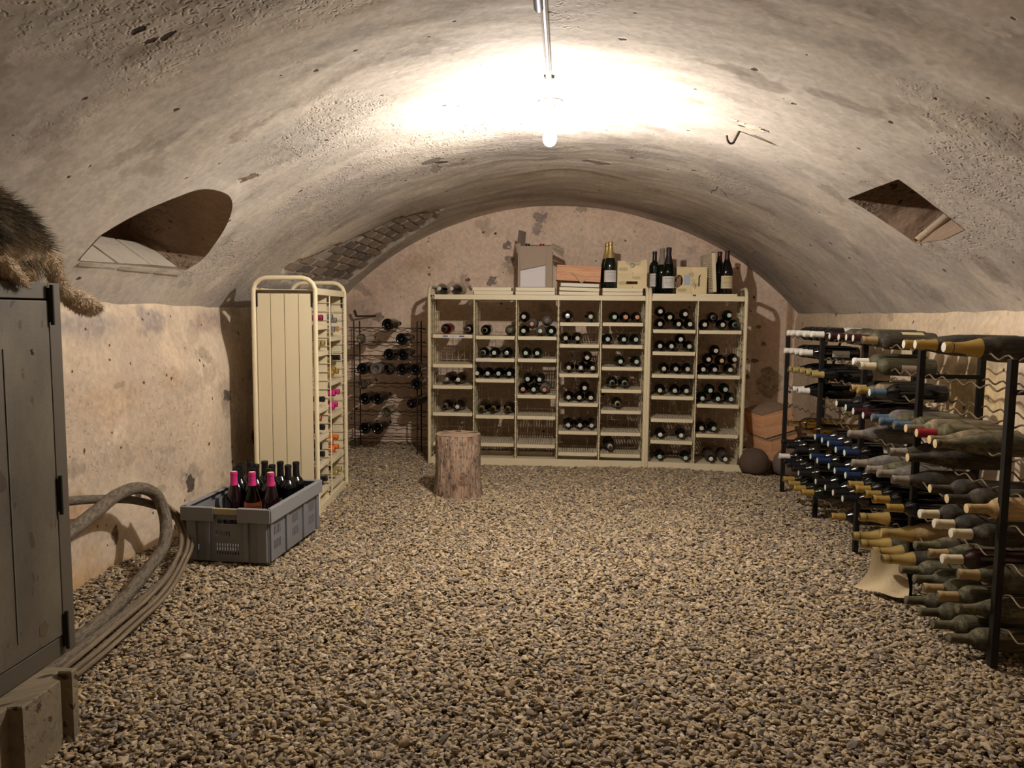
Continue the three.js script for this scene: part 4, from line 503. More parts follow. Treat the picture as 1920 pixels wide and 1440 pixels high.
  put('third', 'fifth', [[-3.0, 0.552, 'burgundy/dustD/grey/-'], [-3.45, 0.552, 'burgundy/dustGrey/grey/-']]);
  put('fourth', 'sixth', [[-2.65, 0.490, 'bordeaux/dustD/-/cork'], [-2.54, 0.482, 'bordeaux/dustD/-/cork'], [-2.43, 0.478, 'bordeaux/dustA/-/cork']]);
  put('farthest', 'bottom', [[-4.40, 0.142, 'bordeaux/green/gold/-'], [-4.30, 0.138, 'bordeaux/green/gold/-'], [-4.171, 0.142, 'bordeaux/green/gold/-'], [-4.055, 0.147, 'bordeaux/green/gold/-']]);
  put('second', 'eighth', [[-3.82, 0.256, 'bordeaux/dark/black/pale'], [-3.677, 0.258, 'bordeaux/dark/black/pale'], [-3.575, 0.257, 'bordeaux/dark/black/pale'], [-3.47, 0.255, 'bordeaux/dark/black/pale']]);
  put('third', 'seventh', [[-3.405, 0.335, 'bordeaux/black/gold/-'], [-3.315, 0.335, 'bordeaux/black/gold/-'], [-3.22, 0.336, 'bordeaux/black/gold/-'], [-3.129, 0.336, 'bordeaux/black/gold/-'], [-2.99, 0.336, 'bordeaux/black/gold/-']]);
  put('second', 'bottom', [[-3.60, 0.140, 'bordeaux/black/gold/-']]);
  put('fourth', 'seventh', [[-2.715, 0.385, 'bordeaux/dustD/cream/pale'], [-2.61, 0.380, 'bordeaux/dustD/cream/pale'], [-2.495, 0.380, 'bordeaux/dustD/cream/pale']]);
  put('third', 'bottom', [[-3.28, 0.140, 'champagne/dustD/foil/-'], [-3.175, 0.138, 'champagne/dustD/foil/-'], [-3.07, 0.138, 'champagne/dustD/foil/-'], [-2.965, 0.142, 'champagne/dustD/foil/-']]); put('third', 'eighth', [[-2.99, 0.237, 'champagne/dustA/foil/-'], [-3.22, 0.238, 'champagne/dark/foil/-']]);
  put('fourth', 'eighth', [[-2.755, 0.262, 'burgundy/dustG/-/-'], [-2.66, 0.262, 'burgundy/dustG/tan/-'], [-2.56, 0.275, 'bordeaux/red/cream/pale'], [-2.45, 0.262, 'burgundy/dustG/tan/-']]);
  put('fourth', 'bottom', [[-2.84, 0.144, 'bordeaux/dustG/-/-'], [-2.745, 0.142, 'bordeaux/dustG/-/-'], [-2.655, 0.142, 'bordeaux/dustG/tan/-'], [-2.56, 0.150, 'bordeaux/dustG/tan/-'], [-2.45, 0.15, 'burgundy/dustG/-/-']]);
  put('fourth', 'ground', [[-2.81, 0.040, 'bordeaux/dustG/-/-'], [-2.70, 0.040, 'bordeaux/dustG/-/-'], [-2.59, 0.040, 'bordeaux/dustG/-/-'], [-2.48, 0.040, 'bordeaux/dustG/-/-']]);
}
{ // low wire rack standing against the back wall, bottles with their bases towards the room
  const g = thing('bottle_rack', 'thin dark wire bottle rack in the back left corner between cream racks', 'bottle rack'); const x0 = -1.53, x1 = -0.955, zf = -5.56, zb = -5.72;
  for (const x of [-1.49, -1.02]) for (const z of [zf, zb]) part('post', rod(V(x, -0.02, z), V(x, 1.0, z), 0.005, 8), wireDark, g);
  for (const y of [0.952, 0.850, 0.747, 0.648, 0.543, 0.436, 0.333, 0.230, 0.129]) { part('straight_rod', rod(V(x0, y, zf + 0.004), V(x1, y, zf + 0.004), 0.0032, 6), wireDark, g); part('wavy_rod', wavy((t, a) => V(x0 + t, y - 0.026 + a, zf - 0.012), x1 - x0, 0.097, 0.006, 0.0026), wireDark, g); part('wavy_rod', wavy((t, a) => V(x0 + t, y - 0.012 + a, zb), x1 - x0, 0.097, 0.006, 0.0026), wireDark, g); }
  const list = [[-1.218, 0.978, 'champagne/black/black/-', 'top'], [-1.409, 0.872, 'bordeaux/clear/black/-', 'second'], [-1.117, 0.875, 'champagne/dark/black/-/white', 'second'], [-1.207, 0.762, 'champagne/dark/black/-/white', 'third'], [-1.110, 0.764, 'champagne/dark/black/-/white', 'third'], [-1.403, 0.656, 'champagne/dark/black/-', 'fourth'], [-1.307, 0.656, 'champagne/dustGrey/black/-', 'fourth'], [-1.211, 0.656, 'champagne/clear/black/-', 'fourth'], [-1.114, 0.656, 'champagne/dark/black/-', 'fourth'], [-1.017, 0.656, 'champagne/dark/black/-', 'fourth'], [-1.40, 0.545, 'bordeaux/clear/black/-', 'fifth'], [-1.009, 0.551, 'champagne/dark/black/-/white', 'fifth'], [-1.389, 0.437, 'champagne/black/black/-/white', 'sixth'], [-1.296, 0.437, 'champagne/black/black/-/white', 'sixth'], [-1.391, 0.221, 'champagne/black/black/-/white', 'eighth'], [-1.297, 0.221, 'champagne/black/black/-/white', 'eighth']];
  const cnt = {}, idx = {}; list.forEach(l => cnt[l[3]] = (cnt[l[3]] || 0) + 1);
  list.forEach(([x, y, key, row]) => { idx[row] = (idx[row] || 0) + 1; const P = PROFILES[key.split('/')[0]]; const base = V(x, y, -5.46), d = V(0.06, 0.01, -1).normalize(); const n = cnt[row]; bottle(key, base.clone().addScaledVector(d, P.H), d, `${GLASSLABEL[key.split('/')[1]]} bottle lying base outward, ${n > 1 ? ORD[idx[row] - 1] + ' of ' + CARD[n] : 'alone'}, ${row} row, corner wire rack`, 'bottles in the corner wire rack', Math.PI); });
  bottle('bordeaux/clear/-/-', V(-1.255, 0.328, -5.47), V(0, 0, 1), 'clear bottle lying neck outward in the seventh row of corner wire rack', 'bottles in the corner wire rack');
  bottle('bordeaux/plum/-/-', V(-0.985, 0.425, -5.885), V(0.30, 0.12, -0.9), 'dark red bottle propped askew low in the corner wire rack', 'bottles in the corner wire rack');
}

// ---------------------------------------------------------------- log stump
{
  const s = thing('log_stump', 'short barkless log section standing on the gravel before the wide rack', 'log', [-0.553, -0.02, -4.40]), H = 0.385;
  const bt = tex(512, 256, (x, y, o) => { const u = x / 512 * 40, v = y / 256; const n = fbm(u * 1.0, v * 5, 4), f = fbm(u * 5, v * 8 + 9, 3), sp = sst(0.66, 0.72, vn(x / 5, y / 9)), mud = sst(0.35, 0.7, fbm(u * 0.35, v * 3 + 4, 3)); const k = 0.72 + n * 0.4 + (f - 0.5) * 0.35 - sp * 0.25; o[0] = mix(178, 150, mud) * k; o[1] = mix(152, 122, mud) * k; o[2] = mix(130, 100, mud) * k; }, true), bb = tex(512, 256, (x, y, o) => { const n = fbm(x / 512 * 60, y / 70, 4); o[0] = o[1] = o[2] = 255 * n; }, false);
  const rad = (a, y) => (0.132 + 0.016 * sst(0.35, 0.0, y / H)) * (1 + (fbm(Math.cos(a) * 1.4 + 5, Math.sin(a) * 1.4 + 5, 3) - 0.5) * 0.10 + (fbm(Math.cos(a) * 7 + 5, Math.sin(a) * 7 + y * 1.2, 3) - 0.5) * 0.06);
  part('trunk', surf(96, 24, (a, b) => { const t = a * Math.PI * 2, y = b * H, r = rad(t, y) - (b > 0.97 ? 0.004 : 0); return [Math.cos(t) * r, y, Math.sin(t) * r]; }, (a, b) => [a, b]), new THREE.MeshStandardMaterial({ map: bt, bumpMap: bb, bumpScale: 0.008, roughness: 0.95 }), s);
  const tt = tex(256, 256, (x, y, o) => { const dx = (x - 128) / 128, dy = (y - 128) / 128, r = Math.hypot(dx, dy), a = Math.atan2(dy, dx); const ring = 0.5 + 0.5 * Math.sin(r * 60 + fbm(dx * 3 + 5, dy * 3, 3) * 8), cr = sst(0.70, 0.78, vn((a + 4) * 4.2, r * 1.5 + 3)) * sst(0.1, 0.4, r), st = fbm(dx * 2.5 + dy * 9, dy * 2 - dx, 3); const k = 0.86 + ring * 0.07 - cr * 0.45 + (st - 0.5) * 0.4; o[0] = 178 * k; o[1] = 150 * k; o[2] = 124 * k; }, true);
  part('top_face', surf(72, 8, (a, b) => { const t = a * Math.PI * 2, r = rad(t, H) * b; return [Math.cos(t) * (r - 0.002 * b), H + 0.004 * (1 - b) + 0.010 * fbm(Math.cos(t) * b * 3 + 9, Math.sin(t) * b * 3, 2) - 0.005, Math.sin(t) * (r - 0.002 * b)]; }, (a, b) => [0.5 + Math.cos(a * 6.2832) * b * 0.49, 0.5 + Math.sin(a * 6.2832) * b * 0.49]), new THREE.MeshStandardMaterial({ map: tt, roughness: 0.95 }), s);
}

// ---------------------------------------------------------------- grey plastic crate and its bottles
{
  const c = thing('plastic_crate', 'grey plastic stacking crate of wine bottles on the gravel by the left wall', 'crate', [-1.322, 0.020, -3.325], THREE.MathUtils.degToRad(-3)), W = 0.392, D = 0.585, H = 0.232, hr = 0.058, gm = std(0x77797c, 0.55), gm2 = std(0x85878a, 0.5), tan = std(0xa59c7c, 0.55);
  const slotPanel = (w, h, groups, hole) => { const s = new THREE.Shape(); s.moveTo(-w / 2, 0); s.lineTo(w / 2, 0); s.lineTo(w / 2, h); s.lineTo(-w / 2, h); s.closePath(); for (const [cx, n, y0, L, pitch] of groups) for (let i = 0; i < n; i++) { const x = cx + (i - (n - 1) / 2) * pitch, p = new THREE.Path(), q = Math.min(0.0028, pitch * 0.3); p.moveTo(x - q, y0); p.lineTo(x - q, y0 + L); p.lineTo(x + q, y0 + L); p.lineTo(x + q, y0); p.closePath(); s.holes.push(p); } if (hole) { const p = new THREE.Path(); p.moveTo(-0.045, hole); p.lineTo(-0.045, hole + 0.020); p.lineTo(0.045, hole + 0.020); p.lineTo(0.045, hole); p.closePath(); s.holes.push(p); } return new THREE.ExtrudeGeometry(s, { depth: 0.0035, bevelEnabled: false }); };
  const wB = W - 0.035, dB = D - 0.035, hp = H - hr + 0.028;
  for (const sz of [1, -1]) { part('end_wall', slotPanel(wB, hp, [[0, 9, 0.030, 0.032, 0.0115], [0, 9, 0.066, 0.012, 0.0115], [-0.02, 6, 0.108, 0.022, 0.0115], [-0.135, 2, 0.04, 0.03, 0.012], [-0.14, 1, 0.078, 0.022, 0.012]], 0.160), gm, c).position.z = sz * (dB / 2) - 0.0017; for (const x of [-0.155, -0.085, 0.085, 0.155]) part('rib', rbox(0.012 + (Math.abs(x) > 0.1 ? 0.03 : 0.008), hp - 0.01, 0.012, 0.003, x, hp / 2, sz * (dB / 2 + 0.006)), gm, c); }
  for (const sx of [1, -1]) { const p = part('side_wall', slotPanel(dB, hp, [-0.19, 0.0, 0.19].flatMap(x => [[x, 5, 0.045, 0.038, 0.014], [x, 5, 0.105, 0.038, 0.014]]), 0), gm, c); p.rotation.y = Math.PI / 2; p.position.x = sx * (wB / 2) - 0.0017; for (const z of [-0.255, -0.095, 0.095, 0.255]) part('rib', rbox(0.012, hp - 0.01, 0.030, 0.003, sx * (wB / 2 + 0.005), hp / 2, z), gm, c); }
  part('bottom', box(wB, 0.005, dB, 0, 0.006, 0), gm, c);
  const R = [];
  for (const sx of [1, -1]) R.push(rbox(0.006, hr, D - 0.012, 0.002, sx * W / 2, H - hr / 2, 0), rbox(0.022, 0.006, D - 0.01, 0.002, sx * (W / 2 - 0.010), H - 0.003, 0));
  R.push(rbox(W, hr, 0.006, 0.002, 0, H - hr / 2, -D / 2), rbox(W, 0.006, 0.022, 0.002, 0, H - 0.003, -D / 2 + 0.010)); for (const s of [-1, 1]) R.push(rbox(W / 2 - 0.052, hr, 0.006, 0.002, s * (W / 4 + 0.026), H - hr / 2, D / 2), rbox(W / 2 - 0.052, 0.006, 0.022, 0.002, s * (W / 4 + 0.026), H - 0.003, D / 2 - 0.010));
  part('rim', merge(R), gm2, c); part('handle', rbox(0.105, 0.026, 0.014, 0.003, 0, H - 0.015, D / 2 - 0.006), tan, c, 'beige handle strip');
  const dv = []; for (let k = 0; k < 8; k++) dv.push(new THREE.CylinderGeometry(0.022, 0.022, 0.012, 14, 1, false, 0, Math.PI).rotateX(0).translate(W / 2 - 0.035, H - 0.018, -0.24 + k * 0.066)); part('inner_comb', merge(dv), gm2, c);
  part('raised_floor', box(wB - 0.01, 0.004, dB - 0.01, 0, 0.043, 0), gm, c);
  const G = 'bottles standing in the grey crate', K = 'bordeaux/dark/black/-/white', Y = 0.351;
  [[-1.412, 'burgundy/plum/pink/cream', 'left'], [-1.328, 'burgundy/rose/pink/cream', 'middle'], [-1.243, 'burgundy/plum/pink/cream', 'right']].forEach(([x, k, n]) => bottle(k, V(x, Y, -3.295), V(0, 1, 0), `pink-capped bottle standing ${n} in the front row of the grey crate`, G, 0.5));
  [['second', -3.382, [-1.440, -1.363, -1.286]], ['third', -3.462, [-1.458, -1.380, -1.302, -1.225]], ['back', -3.541, [-1.446, -1.369, -1.292, -1.215]]].forEach(([row, z, xs]) => xs.forEach((x, i) => bottle(K, V(x, Y, z), V(0, 1, 0), `black-capped dark bottle, ${ORD[i]} of ${CARD[xs.length]} from left, ${row} row in the grey crate`, G, [-0.4, 0.9, 0.2, -0.2][i])));
}

// ---------------------------------------------------------------- hoses behind the locker
{
  const hose = new THREE.MeshStandardMaterial({ map: dustTex([74, 66, 54], [128, 116, 98], 61), roughness: 0.8 }); hose.map.repeat.set(14, 1); const slat = new THREE.MeshStandardMaterial({ map: dustTex([92, 80, 64], [146, 130, 104], 67), roughness: 0.85 });
  const a = thing('hose', 'thick dusty grey hose looped upright against the left wall by the locker', 'hose');
  part('hose_body', tube([V(-1.50, 0.33, -2.10), V(-1.52, 0.355, -2.318), V(-1.55, 0.372, -2.499), V(-1.58, 0.388, -2.678), V(-1.59, 0.378, -2.83), V(-1.58, 0.333, -2.93), V(-1.56, 0.265, -2.955), V(-1.53, 0.20, -2.92), V(-1.503, 0.138, -2.84), V(-1.505, 0.078, -2.70), V(-1.492, 0.044, -2.54), V(-1.468, 0.036, -2.37), V(-1.458, 0.034, -2.20), V(-1.446, 0.034, -1.99)], 0.0235, 120, 14), hose, a);
  const b = thing('hose', 'second dusty hose curving from behind the locker down to the gravel', 'hose');
  part('hose_body', tube([V(-1.63, 0.43, -2.30), V(-1.63, 0.412, -2.477), V(-1.635, 0.371, -2.674), V(-1.63, 0.322, -2.86), V(-1.60, 0.255, -3.01), V(-1.565, 0.19, -3.08), V(-1.525, 0.122, -3.08), V(-1.485, 0.070, -3.00), V(-1.452, 0.050, -2.84), V(-1.440, 0.040, -2.65), V(-1.425, 0.034, -2.45), V(-1.412, 0.032, -2.20), V(-1.404, 0.032, -1.98)], 0.016, 120, 12), hose, b);
  const strips = [[-1.575, 0.29, 0.0, 0.010], [-1.55, 0.27, 0.02, 0.009], [-1.535, 0.25, 0.04, 0.008]];
  strips.forEach(([x, top, o, r], i) => { const t = thing('conduit_strip', ['thin grey conduit strip, uppermost of three bent beside the hoses', 'thin grey conduit strip, middle of three bent beside the hoses', 'thin grey conduit strip, lowest of three bent beside the hoses'][i], 'conduit', [0, 0, 0], 0, 'thin conduits by the hoses'); part('strip_body', tube([V(x - 0.035, top, -3.005 - o * 0.5), V(x, 0.22 - o, -3.06 - o * 0.4), V(x + 0.05, 0.125 - o * 0.6, -3.03 - o * 0.3), V(x + 0.10, 0.072, -2.88 - o * 0.2), V(x + 0.15 + o * 0.4, 0.042, -2.62), V(x + 0.178 + o * 0.6, 0.034, -2.30), V(x + 0.188 + o * 0.6, 0.028, -2.12), V(x + 0.196 + o * 0.5, 0.026, -1.96)], r, 80, 8), slat, t); });
}

// ---------------------------------------------------------------- metal locker, block, stuffed animal
{
  const pt = tex(512, 512, (x, y, o) => { const n = fbm(x / 70, y / 110, 5), f = vn(x / 1.4, y / 1.4), r = sst(0.74, 0.80, fbm(x / 22 + 9, y / 34, 4)); const k = 0.82 + (n - 0.5) * 0.4 + (f - 0.5) * 0.10; o[0] = mix(122, 100, r) * k; o[1] = mix(115, 86, r) * k; o[2] = mix(98, 66, r) * k; }, true);
  pt.repeat.set(1, 1); const metal = new THREE.MeshStandardMaterial({ map: pt, roughness: 0.62, metalness: 0.15 }), frame = std(0x5e584c, 0.6, { metalness: 0.2 }), dk = std(0x17140f, 0.7);
  const L = thing('metal_locker', 'grey metal locker with a flat door standing at the left edge on a concrete block', 'locker', [-1.228, 0.177, -1.885]); const H = 0.957, W = 0.80, D = 0.43; // front faces +x; local z from 0 (far) towards the camera
  part('locker_body', merge([box(D, H, 0.004, -D / 2, H / 2, 0.002), box(D, H, 0.004, -D / 2, H / 2, W - 0.002), box(D, 0.004, W, -D / 2, H - 0.002, W / 2), box(D, 0.004, W, -D / 2, 0.002, W / 2), box(0.004, H, W, -D + 0.002, H / 2, W / 2)]), frame, L);
  part('front_frame', merge([rbox(0.012, H, 0.045, 0.002, -0.004, H / 2, 0.0225), rbox(0.012, H, 0.03, 0.002, -0.004, H / 2, W - 0.015), rbox(0.012, 0.040, W - 0.075, 0.002, -0.004, H - 0.020, W / 2 + 0.0075), rbox(0.012, 0.050, W - 0.075, 0.002, -0.004, 0.025, W / 2 + 0.0075)]), frame, L);
  part('door', rbox(0.012, H - 0.098, W - 0.087, 0.003, 0.000, 0.054 + (H - 0.098) / 2, 0.0525 + (W - 0.087) / 2), metal, L);
  part('door_crease', box(0.002, 0.7, 0.003, 0.007, 0.45, 0.215), std(0x66645a, 0.6), L);
  for (const y of [H - 0.055, 0.065, 0.42]) part('hinge', merge([rbox(0.010, 0.085, 0.014, 0.002, 0.006, y, 0.046), rod(V(0.012, y - 0.05, 0.046), V(0.012, y + 0.05, 0.046), 0.005, 8)]), dk, L);
  for (const [y, z] of [[H - 0.165, 0.120], [H - 0.172, 0.117]]) { const p = part('screw_hole', new THREE.CylinderGeometry(0.0035, 0.0035, 0.002, 8), dk, L); p.rotation.z = Math.PI / 2; p.position.set(0.0068, y, z); }
  part('rust_patch', new THREE.CircleGeometry(0.019, 5).rotateY(Math.PI / 2).scale(1, 1.15, 1).translate(0.0066, 0.10, 0.125), std(0x5c523c, 0.9), L);
  const ct = plaster(512, 256, { u0: 0, su: 0.7, v0: 0, sv: 0.35, seed: 71, ku: 10, kv: 10, ripple: 0.3, bump: 0.006, flake: 0.5, specks: 90, c0: [150, 138, 114], c1: [120, 108, 88], c2: [156, 142, 112] });
  const blk = new THREE.Shape(); const bl = 0.62; // outline seen from above: grooves on the room side
  const pts = [[0, 0], [0.20, 0], [0.20, 0.016], [0.168, 0.020], [0.168, 0.060], [0.20, 0.064], [0.20, 0.190], [0.168, 0.195], [0.168, 0.262], [0.20, 0.267], [0.20, bl], [0, bl]]; blk.moveTo(...pts[0]); pts.slice(1).forEach(q => blk.lineTo(...q)); blk.closePath();
  const B = thing('concrete_block', 'grooved concrete block under the grey metal locker', 'block', [-1.352, -0.002, -1.770]);
  const geo = new THREE.ExtrudeGeometry(blk, { depth: 0.170, bevelEnabled: true, bevelSize: 0.003, bevelThickness: 0.003, bevelSegments: 1 }).rotateX(Math.PI / 2).translate(0, 0.173, 0); { const p = geo.attributes.position, u = geo.attributes.uv; for (let i = 0; i < p.count; i++) u.setXY(i, (p.getZ(i) + p.getX(i)) / 0.7, (p.getY(i) + p.getX(i) * 0.5) / 0.35); }
  part('block_body', geo, ct, B);
  const B2 = thing('concrete_block', 'second concrete block supporting the rear of the grey metal locker', 'block', [-1.64, 0.0, -1.86]); part('block_body', rbox(0.18, 0.17, 0.6, 0.004, 0.06, 0.088, 0.3), ct, B2);
  const rod1 = thing('wooden_rod', 'yellow round wooden rod lying on the locker under the stuffed animal', 'rod', [0, 0, 0]); part('rod_body', rod(V(-1.262, 1.1535, -1.825), V(-1.285, 1.1535, -1.30), 0.0185, 20), std(0xc79c48, 0.6), rod1); part('rod_end', new THREE.SphereGeometry(0.0182, 18, 10).scale(1, 1, 0.45).translate(-1.262, 1.1535, -1.823), std(0xd2ac5c, 0.6), rod1);
}
{
  // stuffed animal: one continuous skin from joints, then fur
  const A = thing('stuffed_animal', 'stuffed furry animal with grey-brown body and pale legs sprawled on the grey locker', 'taxidermy');
  const bones = [ // [a, ra, b, rb]
    [V(-1.33, 1.275, -1.42), 0.105, V(-1.305, 1.262, -1.62), 0.095], [V(-1.305, 1.262, -1.62), 0.095, V(-1.288, 1.232, -1.765), 0.072], [V(-1.32, 1.315, -1.50), 0.085, V(-1.290, 1.255, -1.745), 0.068],
    [V(-1.280, 1.225, -1.79), 0.052, V(-1.258, 1.196, -1.895), 0.020], [V(-1.258, 1.196, -1.895), 0.020, V(-1.290, 1.128, -1.975), 0.014], [V(-1.290, 1.128, -1.975), 0.014, V(-1.286, 1.096, -2.03), 0.018], [V(-1.286, 1.096, -2.03), 0.022, V(-1.272, 1.082, -2.065), 0.018],
    [V(-1.275, 1.215, -1.50), 0.045, V(-1.240, 1.200, -1.60), 0.015], [V(-1.240, 1.200, -1.60), 0.015, V(-1.218, 1.165, -1.690), 0.009],
    [V(-1.218, 1.165, -1.690), 0.007, V(-1.206, 1.112, -1.755), 0.004], [V(-1.218, 1.165, -1.690), 0.007, V(-1.204, 1.126, -1.722), 0.004], [V(-1.218, 1.165, -1.690), 0.007, V(-1.208, 1.140, -1.752), 0.004],
    [V(-1.272, 1.082, -2.065), 0.010, V(-1.258, 1.066, -2.090), 0.005], [V(-1.272, 1.082, -2.065), 0.010, V(-1.280, 1.062, -2.090), 0.005], [V(-1.272, 1.082, -2.065), 0.010, V(-1.248, 1.075, -2.078), 0.005],
    [V(-1.285, 1.185, -1.72), 0.028, V(-1.262, 1.160, -1.765), 0.012],
  ];
  const lo = V(-1.60, 0.95, -2.16), size = 0.92, res = 92, mc = new MarchingCubes(res, new THREE.MeshBasicMaterial(), false, false, 200000); mc.isolation = 0;
  const sd = p => { let s = 0, k = 0.022; let e = 0; for (const [a, ra, b, rb] of bones) { const ab = b.clone().sub(a), t = clamp(p.clone().sub(a).dot(ab) / ab.lengthSq()); const d = p.distanceTo(a.clone().addScaledVector(ab, t)) - mix(ra, rb, t); e += Math.exp(-d / k * 2.2); } return -Math.log(e + 1e-30) * k / 2.2; };
  const W = i => (i - res / 2) / (res / 2); // marching cubes positions run from -1 to 1
  for (let z = 0; z < res; z++) for (let y = 0; y < res; y++) for (let x = 0; x < res; x++) { const p = V(lo.x + (W(x) + 1) / 2 * size, lo.y + (W(y) + 1) / 2 * size, lo.z + (W(z) + 1) / 2 * size); let d = p.x > -1.12 || p.y > 1.50 || p.z > -1.30 ? 0.2 : sd(p); if (d < 0.03) d += (fbm(p.x * 22 + p.y * 9, p.z * 22 + p.y * 12, 3) - 0.5) * 0.016; mc.field[x + y * res + z * res * res] = -d; }
  mc.update(); const cnt = mc.count, g = new THREE.BufferGeometry(); const pa = new Float32Array(cnt * 3), na = new Float32Array(cnt * 3);
  for (let i = 0; i < cnt; i++) { pa[i * 3] = lo.x + (mc.positionArray[i * 3] + 1) / 2 * size; pa[i * 3 + 1] = lo.y + (mc.positionArray[i * 3 + 1] + 1) / 2 * size; pa[i * 3 + 2] = lo.z + (mc.positionArray[i * 3 + 2] + 1) / 2 * size; na[i * 3] = mc.normalArray[i * 3]; na[i * 3 + 1] = mc.normalArray[i * 3 + 1]; na[i * 3 + 2] = mc.normalArray[i * 3 + 2]; }
  g.setAttribute('position', new THREE.BufferAttribute(pa, 3)); let gg = mergeVertices(g, 1e-4); gg.computeVertexNormals();
  const furCol = (x, y, z, o) => { const leg = Math.max(sst(-1.825, -1.87, z), sst(-1.245, -1.228, x) * sst(1.235, 1.20, y)), n = fbm(x * 20 + y * 22, z * 26 + y * 6, 3), pale = sst(0.46, 0.62, n), edge = sst(1.30, 1.36, y) * 0.5; const t = clamp(pale * 0.6 + edge); const a = [mix(0.075, 0.40, t), mix(0.062, 0.325, t), mix(0.046, 0.225, t)], b = [0.56, 0.44, 0.30]; for (let c = 0; c < 3; c++) o[c] = mix(a[c], b[c], leg) * (0.8 + 0.4 * n); };
  const col = new Float32Array(gg.attributes.position.count * 3), o = [0, 0, 0]; for (let i = 0; i < gg.attributes.position.count; i++) { furCol(gg.attributes.position.getX(i), gg.attributes.position.getY(i), gg.attributes.position.getZ(i), o); col.set(o, i * 3); } gg.setAttribute('color', new THREE.BufferAttribute(col, 3));
  const skin = part('body', gg, new THREE.MeshStandardMaterial({ vertexColors: true, roughness: 0.95 }), A);
  const sm = new MeshSurfaceSampler(skin).setRandomGenerator(rng(88)).build(), N = 26000, strand = new THREE.ConeGeometry(0.0011, 1, 3, 2, true).translate(0, 0.5, 0); { const p = strand.attributes.position; for (let i = 0; i < p.count; i++) { const y = p.getY(i); p.setX(i, p.getX(i) * (1 - 0.6 * y) + y * y * 0.004); } }
  const fur = new THREE.InstancedMesh(strand, std(0xffffff, 0.9), N), P = V(), Nn = V(), r = rng(17), m4 = new THREE.Matrix4(), c = new THREE.Color();
  for (let i = 0; i < N; i++) { sm.sample(P, Nn); const leg = P.z < -1.85 || (P.x > -1.24 && P.y < 1.22); const d = Nn.clone().multiplyScalar(leg ? 0.45 : 0.75).add(V((r() - 0.5) * 0.6, -0.55 + (r() - 0.5) * 0.5, -0.35 + (r() - 0.5) * 0.6)).normalize(), L = leg ? 0.006 + r() * 0.009 : 0.026 + r() * 0.036; m4.compose(P, new THREE.Quaternion().setFromUnitVectors(V(0, 1, 0), d).multiply(new THREE.Quaternion().setFromAxisAngle(V(0, 1, 0), r() * 6.28)), V(1, L, 1)); fur.setMatrixAt(i, m4); furCol(P.x + (r() - 0.5) * 0.02, P.y, P.z, o); const k = 0.8 + r() * 0.7; c.setRGB(o[0] * k, o[1] * k, o[2] * k); fur.setColorAt(i, c); }
  fur.name = 'fur'; fur.userData = { kind: 'stuff' }; A.add(fur);
}

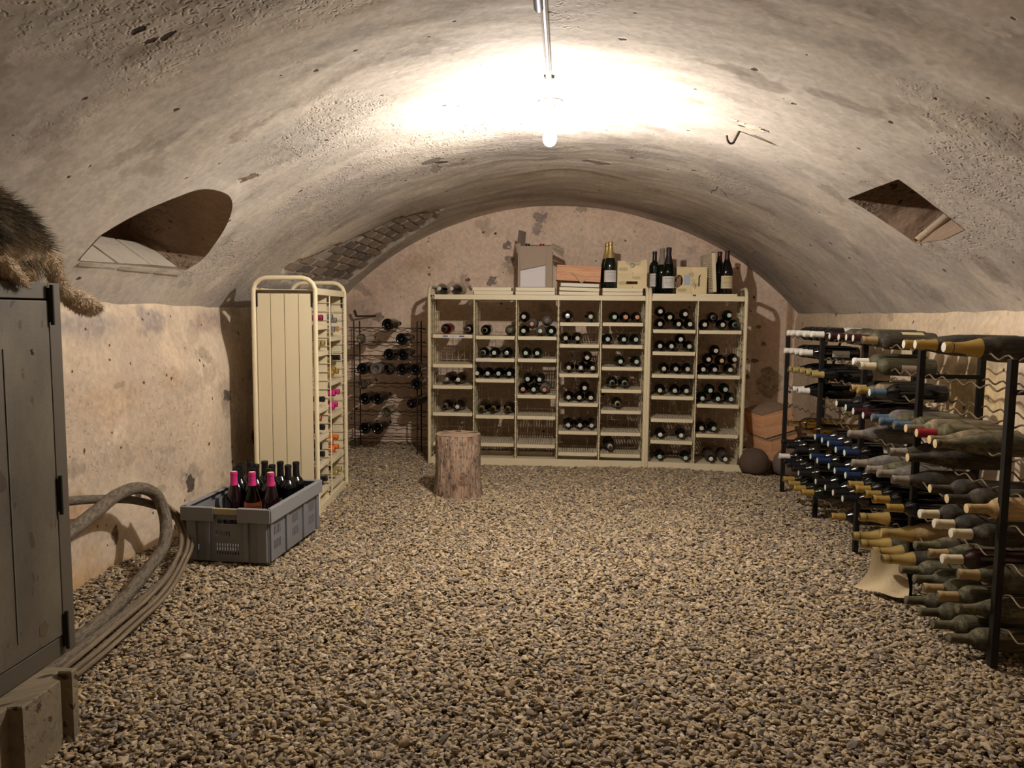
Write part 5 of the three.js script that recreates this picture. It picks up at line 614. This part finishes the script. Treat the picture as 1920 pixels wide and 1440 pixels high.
// ---------------------------------------------------------------- back right corner: stones, broken wooden boxes; paper; hooks
{
  const stone = (name, label, pos, s, seed, mat) => { const g = mergeVertices(new THREE.IcosahedronGeometry(1, 4).deleteAttribute('uv').deleteAttribute('normal')), p = g.attributes.position; for (let i = 0; i < p.count; i++) { const x = p.getX(i), y = p.getY(i), z = p.getZ(i), f = 0.82 + 0.36 * fbm(x * 1.3 + y * 0.7 + seed, z * 1.3 + y * 0.9 + seed, 3) + 0.05 * fbm(x * 7 + y * 5, z * 7, 2); p.setXYZ(i, x * f * s[0], Math.max(y * f, -0.55) * s[1], z * f * s[2]); } g.computeVertexNormals(); const t = thing(name, label, 'stone', pos); part('stone_body', g, mat, t); return t; };
  const sm = new THREE.MeshStandardMaterial({ map: dustTex([96, 80, 68], [132, 114, 96], 83), roughness: 0.95 }), sm2 = new THREE.MeshStandardMaterial({ map: dustTex([70, 54, 44], [100, 80, 64], 87), roughness: 0.95 });
  stone('field_stone', 'rounded brown stone on the gravel right of the narrow rack', [1.355, 0.06, -5.28], [0.105, 0.105, 0.12], 3, sm2);
  stone('field_stone', 'grey stone block on the gravel under the tilted wooden boxes', [1.60, 0.055, -5.30], [0.12, 0.11, 0.12], 8, sm);
  stone('field_stone', 'small pale stone on the wall foot behind the iron rack', [1.70, 0.40, -5.0], [0.07, 0.05, 0.08], 14, sm); stone('field_stone', 'brown stone lump at the wall foot behind the iron rack', [1.70, 0.22, -4.75], [0.08, 0.16, 0.12], 19, sm);
  woodCrate('wooden_wine_box', 'lower of two tilted orange wooden boxes in the back right corner', [1.545, 0.105, -5.43], 0.215, 0.145, 0.24, woodOld, 2, [0.05, 0.35, 0.22]);
  woodCrate('wooden_wine_box', 'upper of two tilted orange wooden boxes in the back right corner', [1.505, 0.262, -5.44], 0.225, 0.165, 0.25, woodOld, 2, [0.04, 0.30, 0.24]);
  // fallen sheet of paper
  const pc = ctex(512, 512, (g, w, h) => { g.fillStyle = '#cbb892'; g.fillRect(0, 0, w, h); const r = rng(4); g.strokeStyle = 'rgba(120,98,64,0.55)'; for (let k = 0; k < 46; k++) { let x = r() * w, y = r() * h; g.lineWidth = 0.8 + r() * 1.6; g.beginPath(); g.moveTo(x, y); for (let i = 0; i < 5; i++) { x += (r() - 0.5) * 60; y += (r() - 0.3) * 50; g.lineTo(x, y); } g.stroke(); } });
  const K = [[[1.262, 0.165, -3.02], [1.335, 0.13, -3.02], [1.40, 0.085, -3.02]], [[1.27, 0.075, -2.985], [1.335, 0.055, -2.975], [1.395, 0.045, -2.955]], [[1.185, 0.03, -2.97], [1.27, 0.018, -2.91], [1.355, 0.02, -2.885]]];
  const sh = surf(20, 20, (a, b) => { const bz = (t, p, q, s) => (1 - t) * (1 - t) * p + 2 * t * (1 - t) * q + t * t * s; const f = k => bz(b, bz(a, K[0][0][k], K[0][1][k], K[0][2][k]), bz(a, K[1][0][k], K[1][1][k], K[1][2][k]), bz(a, K[2][0][k], K[2][1][k], K[2][2][k])); return [f(0), f(1) + 0.004 * Math.sin(a * 9 + b * 4), f(2)]; }, (a, b) => [a, b]);
  const s2 = sh.clone().translate(0.0006, -0.0006, 0); const t = thing('paper_sheet', 'crumpled beige sheet of paper leaning against the foot of the iron rack', 'paper'); part('sheet', merge([sh, s2]), new THREE.MeshStandardMaterial({ map: pc, roughness: 0.9 }), t);
}
{
  const rust = std(0x43362c, 0.8, { metalness: 0.3 });
  const h1 = thing('iron_hook', 'bent flat iron hook sticking out of the back wall above the corner rack', 'hook'); part('hook_bar', merge([rod(V(-1.42, 1.037, -5.94), V(-1.545, 1.032, -5.83), 0.007, 8), rod(V(-1.545, 1.032, -5.83), V(-1.556, 1.078, -5.82), 0.010, 8)]), rust, h1);
  const p = vp(0.715, -3.07, 0.01), q = [0.706, 1.70, -3.10]; const h2 = thing('iron_hook', 'rusty iron hook hanging from the right side of the vault', 'hook');
  part('hook_shaft', rod(V(0.726, 1.79, -3.10), V(0.700, 1.735, -3.115), 0.0052, 8), rust, h2); part('hook_tip', tube([V(0.700, 1.735, -3.115), V(0.688, 1.733, -3.11), V(0.676, 1.742, -3.10), V(0.670, 1.758, -3.09)], 0.0042, 20, 8), rust, h2);
  const h3 = thing('nail', 'small bent nail in the vault between the lamp and the right opening', 'nail'); const n0 = vp(0.832, -4.15, 0.005); part('nail_body', tube([V(...n0), V(n0[0] - 0.008, n0[1] - 0.028, n0[2]), V(n0[0] - 0.028, n0[1] - 0.032, n0[2]), V(n0[0] - 0.032, n0[1] - 0.044, n0[2])], 0.0028, 16, 6), rust, h3);
  const h4 = thing('nail', 'thin wire nail in the left wall beside the side-on rack', 'nail'); part('nail_body', tube([V(-1.735, 1.0, -4.05), V(-1.690, 1.005, -4.05), V(-1.682, 0.975, -4.05)], 0.002, 12, 6), std(0xa09a90, 0.5, { metalness: 0.5 }), h4);
}

// ---------------------------------------------------------------- shadows everywhere, then draw
scene.traverse(o => { if (o.isMesh) { o.castShadow = o.name !== 'bulb'; o.receiveShadow = true; } });
renderer.render(scene, camera);
